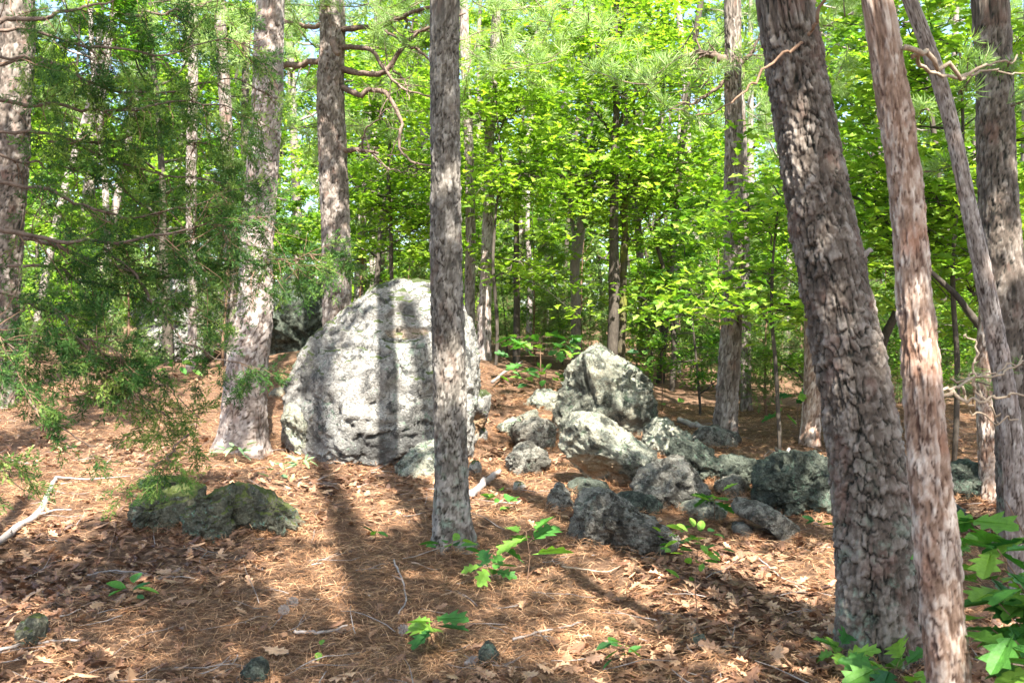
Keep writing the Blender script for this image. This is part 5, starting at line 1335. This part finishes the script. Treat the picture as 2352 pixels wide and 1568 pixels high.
# pine cones and chips of stone
def cone(px, py, label):
    c = G(px, py); t = thing('pine_cone', c+np.array([0, 0, .02]), label, 'pine cone', 'pine cones on the litter')
    rng = np.random.RandomState(int(px)); V = []; Fc = []
    core, Fs = tube(np.array([[0, -.03, 0], [0, -.01, 0], [0, .02, 0], [0, .035, 0]]), [.008, .013, .009, .003], 8)
    a = Acc(); a.add(core, Fs, .3)
    for i in range(42):
        y = -.03+.065*i/42; az = i*2.4; r = .024*math.sin(math.pi*min(.95, .15+.8*(1-i/42)))+.004
        d = np.array([math.cos(az), .35, math.sin(az)]); s = np.array([-math.sin(az), 0, math.cos(az)])*.007; p = np.array([0, y, 0])
        a.add(np.array([p, p+d*r+s, p+d*(r+.004), p+d*r-s]), np.array([[0, 1, 2, 3]]), rng.uniform(.2, .6))
    o = obj('cone_scales', a.mesh('cone_scales', M_DEAD, False), t); o.rotation_euler = (0, 0, rng.uniform(0, 6))
for px, py, lb in [(668, 1392, 'grey pine cone, upper of two lying together on sunny straw'), (655, 1408, 'grey pine cone, lower of two lying together on sunny straw'), (930, 1455, 'pine cone left of the bright seedling'), (1080, 1532, 'pine cone in front of the angular stone')]: cone(px, py, lb)

# ------------------------------------------------------------------ seedlings: every leaf is a part
def leaf_part_mesh(tpl, name='leaf', tint=0.5, mat=M_LEAFNEAR): return mesh(name, tpl[0], tpl[1], mat, {'tint': np.full(len(tpl[0]), tint)}, False)
BIGLEAF = fold([(0, -0.2), (0.01, 0.0), (0.05, 0.03), (0.15, 0.10), (0.22, 0.2), (0.13, 0.27), (0.24, 0.36), (0.36, 0.5), (0.18, 0.54), (0.26, 0.66), (0.33, 0.80), (0.15, 0.80), (0.12, 0.93), (0, 1.0)], 0.18, 0.18)
SEEDL = {k: [leaf_part_mesh(tp, 'leaf', ti) for ti in (0.12, 0.45, 0.85)] for k, tp in (('oak', BIGLEAF), ('oval', LF_OVAL))}
SEEDL['fern'] = [leaf_part_mesh(fold([(0, 0), (.13, .1), (.15, .5), (0.06, .9), (0, 1)], .2, .2), 'leaflet', ti, M_FERN) for ti in (.3, .6, .9)]
def seedling(label, px, py, top, nleaf, lsize, kind='oak', spread=0.10, name='oak_seedling', seed=0, stem_r=0.003, cluster=0.75, group='green seedlings on the forest floor', bare=0.3, lean=0.0):
    rng = np.random.RandomState(seed+int(px)); c = G(px, py); h = (py-top)/F*c[1]
    t = thing(name, c, label, 'seedling', group)
    tp = smooth_path(np.array([[0, 0, -.02], [rng.normal()*.02+lean*.5, rng.normal()*.02, h*.5], [lean, 0, h*0.96]]), 10)
    V, Fs = tube(tp, np.linspace(stem_r, stem_r*.5, 10), 6); obj('stem', mesh('stem', V, Fs, M_TWIG, {'tint': np.full(len(V), .5)}), t)
    az = rng.uniform(0, 6.28)
    for i in range(nleaf):
        f = bare+(1-bare)*(i+.5)/nleaf; az += 2.4; st = tp[min(9, int(f*9.99))]
        if cluster and rng.uniform() < cluster: st = tp[min(9, int((1-(1-f)*.45)*9.99))]
        out = spread*rng.uniform(.2, 1.0)
        base = st+np.array([math.cos(az)*out, math.sin(az)*out, rng.uniform(-.02, .03)])
        if out > .03:
            V, Fs = tube(np.array([st, (st+base)/2+np.array([0, 0, .008]), base]), [.0015, .0013, .001], 4)
            obj('leaf_stalk', mesh('leaf_stalk', V, Fs, M_TWIG, {'tint': np.full(len(V), .5)}), t)
        o = obj('leaf', SEEDL[kind][rng.randint(0, 3)], t, base)
        o.rotation_euler = (rng.uniform(-.5, .8), rng.uniform(-.7, .7), az-math.pi/2+rng.normal()*.3); s = 1.3*lsize*rng.uniform(.75, 1.2); o.scale = (s, s, s)
seedling('bright sunlit oak seedling in the front litter left of centre', 1000, 1490, 1420, 7, .13, seed=1, spread=.05)
seedling('leafy seedling growing at the foot of the front pine', 1040, 1310, 1240, 9, .085, 'oval', .11, seed=2)
seedling('oak seedling with three broad leaves right of the front pine', 1208, 1350, 1215, 7, .14, seed=3, spread=.09)
seedling('low oak seedling between the front pine and the broad leaved seedling', 1130, 1345, 1295, 8, .10, seed=4, spread=.10)
seedling('tall thin seedling with a double tier of oval leaves in front of the dark rock', 1606, 1475, 1215, 26, .055, 'oval', .12, seed=5, bare=.45, cluster=.5, name='seedling')
seedling('light green bushy seedling before the dark lichen crusted rock', 1560, 1290, 1225, 16, .06, 'oval', .14, seed=6, name='seedling')
seedling('small seedling at the bottom edge right of centre', 1432, 1545, 1480, 12, .055, 'oval', .06, seed=7, name='seedling')
seedling('small green seedling on the left litter', 290, 1385, 1345, 6, .085, 'oval', .06, seed=8, name='seedling')
seedling('tiny two leaved sprout on the lower left litter', 735, 1512, 1492, 2, .05, 'oval', .03, seed=9, name='seedling')
seedling('oak seedling rising among the right rocks', 1640, 1205, 1130, 9, .12, seed=10, spread=.08)
seedling('little seedling right of the front pine near the short log', 1150, 1180, 1130, 10, .08, 'oval', .1, seed=11, name='seedling')
seedling('low sprigs at the foot of the broad pale pine', 540, 1060, 1025, 12, .09, 'fern', .14, name='fern', seed=12)
seedling('pale feathery plant, left one before the big boulder', 640, 1105, 1065, 9, .08, 'fern', .10, name='fern', seed=13)
seedling('pale feathery plant, right one before the big boulder', 700, 1100, 1050, 12, .08, 'fern', .12, name='fern', seed=14)
seedling('small seedling on shaded litter left of the front pine', 865, 1245, 1215, 3, .06, 'oval', .03, seed=15, name='seedling')
seedling('yellow green shrub in the gap between the two boulders', 1240, 900, 770, 40, .16, 'oak', .5, name='shrub', seed=16, stem_r=.01, bare=.2)
seedling('bright low shrub beside the left flank of the peaked boulder', 1255, 900, 850, 24, .13, 'oval', .45, name='shrub', seed=17, stem_r=.008, bare=.1)
seedling('sprig of leaves left of the largest pine trunk', 1835, 1010, 900, 14, .13, 'oak', .25, name='shrub', seed=18, stem_r=.006)
seedling('leafy shrub behind the right end of the outcrop', 1520, 940, 800, 36, .11, 'oval', .45, name='shrub', seed=19, stem_r=.008, bare=.1)
seedling('pale shrub left of the pale slim trunk behind the cedar', 400, 870, 830, 20, .12, 'oval', .35, name='shrub', seed=20, stem_r=.008)
seedling('green shrub at the foot of the reddish pine', 1880, 1240, 1190, 5, .07, 'oval', .05, name='seedling', seed=21)
seedling('leafy sprig at the foot of the largest pine', 1935, 1545, 1490, 8, .09, 'oak', .08, seed=22)
seedling('low leaves between the two front pines at the bottom edge', 2050, 1600, 1530, 9, .12, 'oak', .12, seed=23)

# the big leaved oak shrub in the lower right corner
sh_o = np.array([1.95, 3.5, float(gh(1.95, 3.5))])
shrub = thing('oak_shrub', sh_o, 'leafy oak shrub with broad green leaves in the lower right corner', 'shrub')
rs = np.random.RandomState(71)
for (bx, by, bd) in [(2230, 1200, 3.6), (2310, 1150, 3.5), (2290, 1260, 3.4), (2240, 1320, 3.6), (2340, 1340, 3.3), (2250, 1420, 3.4), (2330, 1470, 3.2), (2340, 1230, 3.7), (2345, 1530, 3.2), (2280, 1370, 3.5), (2215, 1260, 3.7)]:
    tip = W(bx, by, bd)-sh_o
    P = smooth_path(np.array([[0.1, 0, -.1], [tip[0]*.5+.1, tip[1]*.5, tip[2]*.6], tip]), 12)
    V, Fs = tube(P, np.linspace(.007, .002, 12), 6); br = obj('branch', mesh('branch', V, Fs, M_TWIG, {'tint': np.full(len(V), .5)}), shrub)
    az = rs.uniform(0, 6.28)
    for i in range(8):
        az += 2.4; q = P[rs.randint(8, 12)]+rs.normal(size=3)*.02
        o = obj('leaf', SEEDL['oak'][rs.randint(0, 3)], br, q)
        o.rotation_euler = (rs.uniform(-.5, .4), rs.uniform(-.5, .5), az); s = rs.uniform(.12, .19); o.scale = (s, s, s)
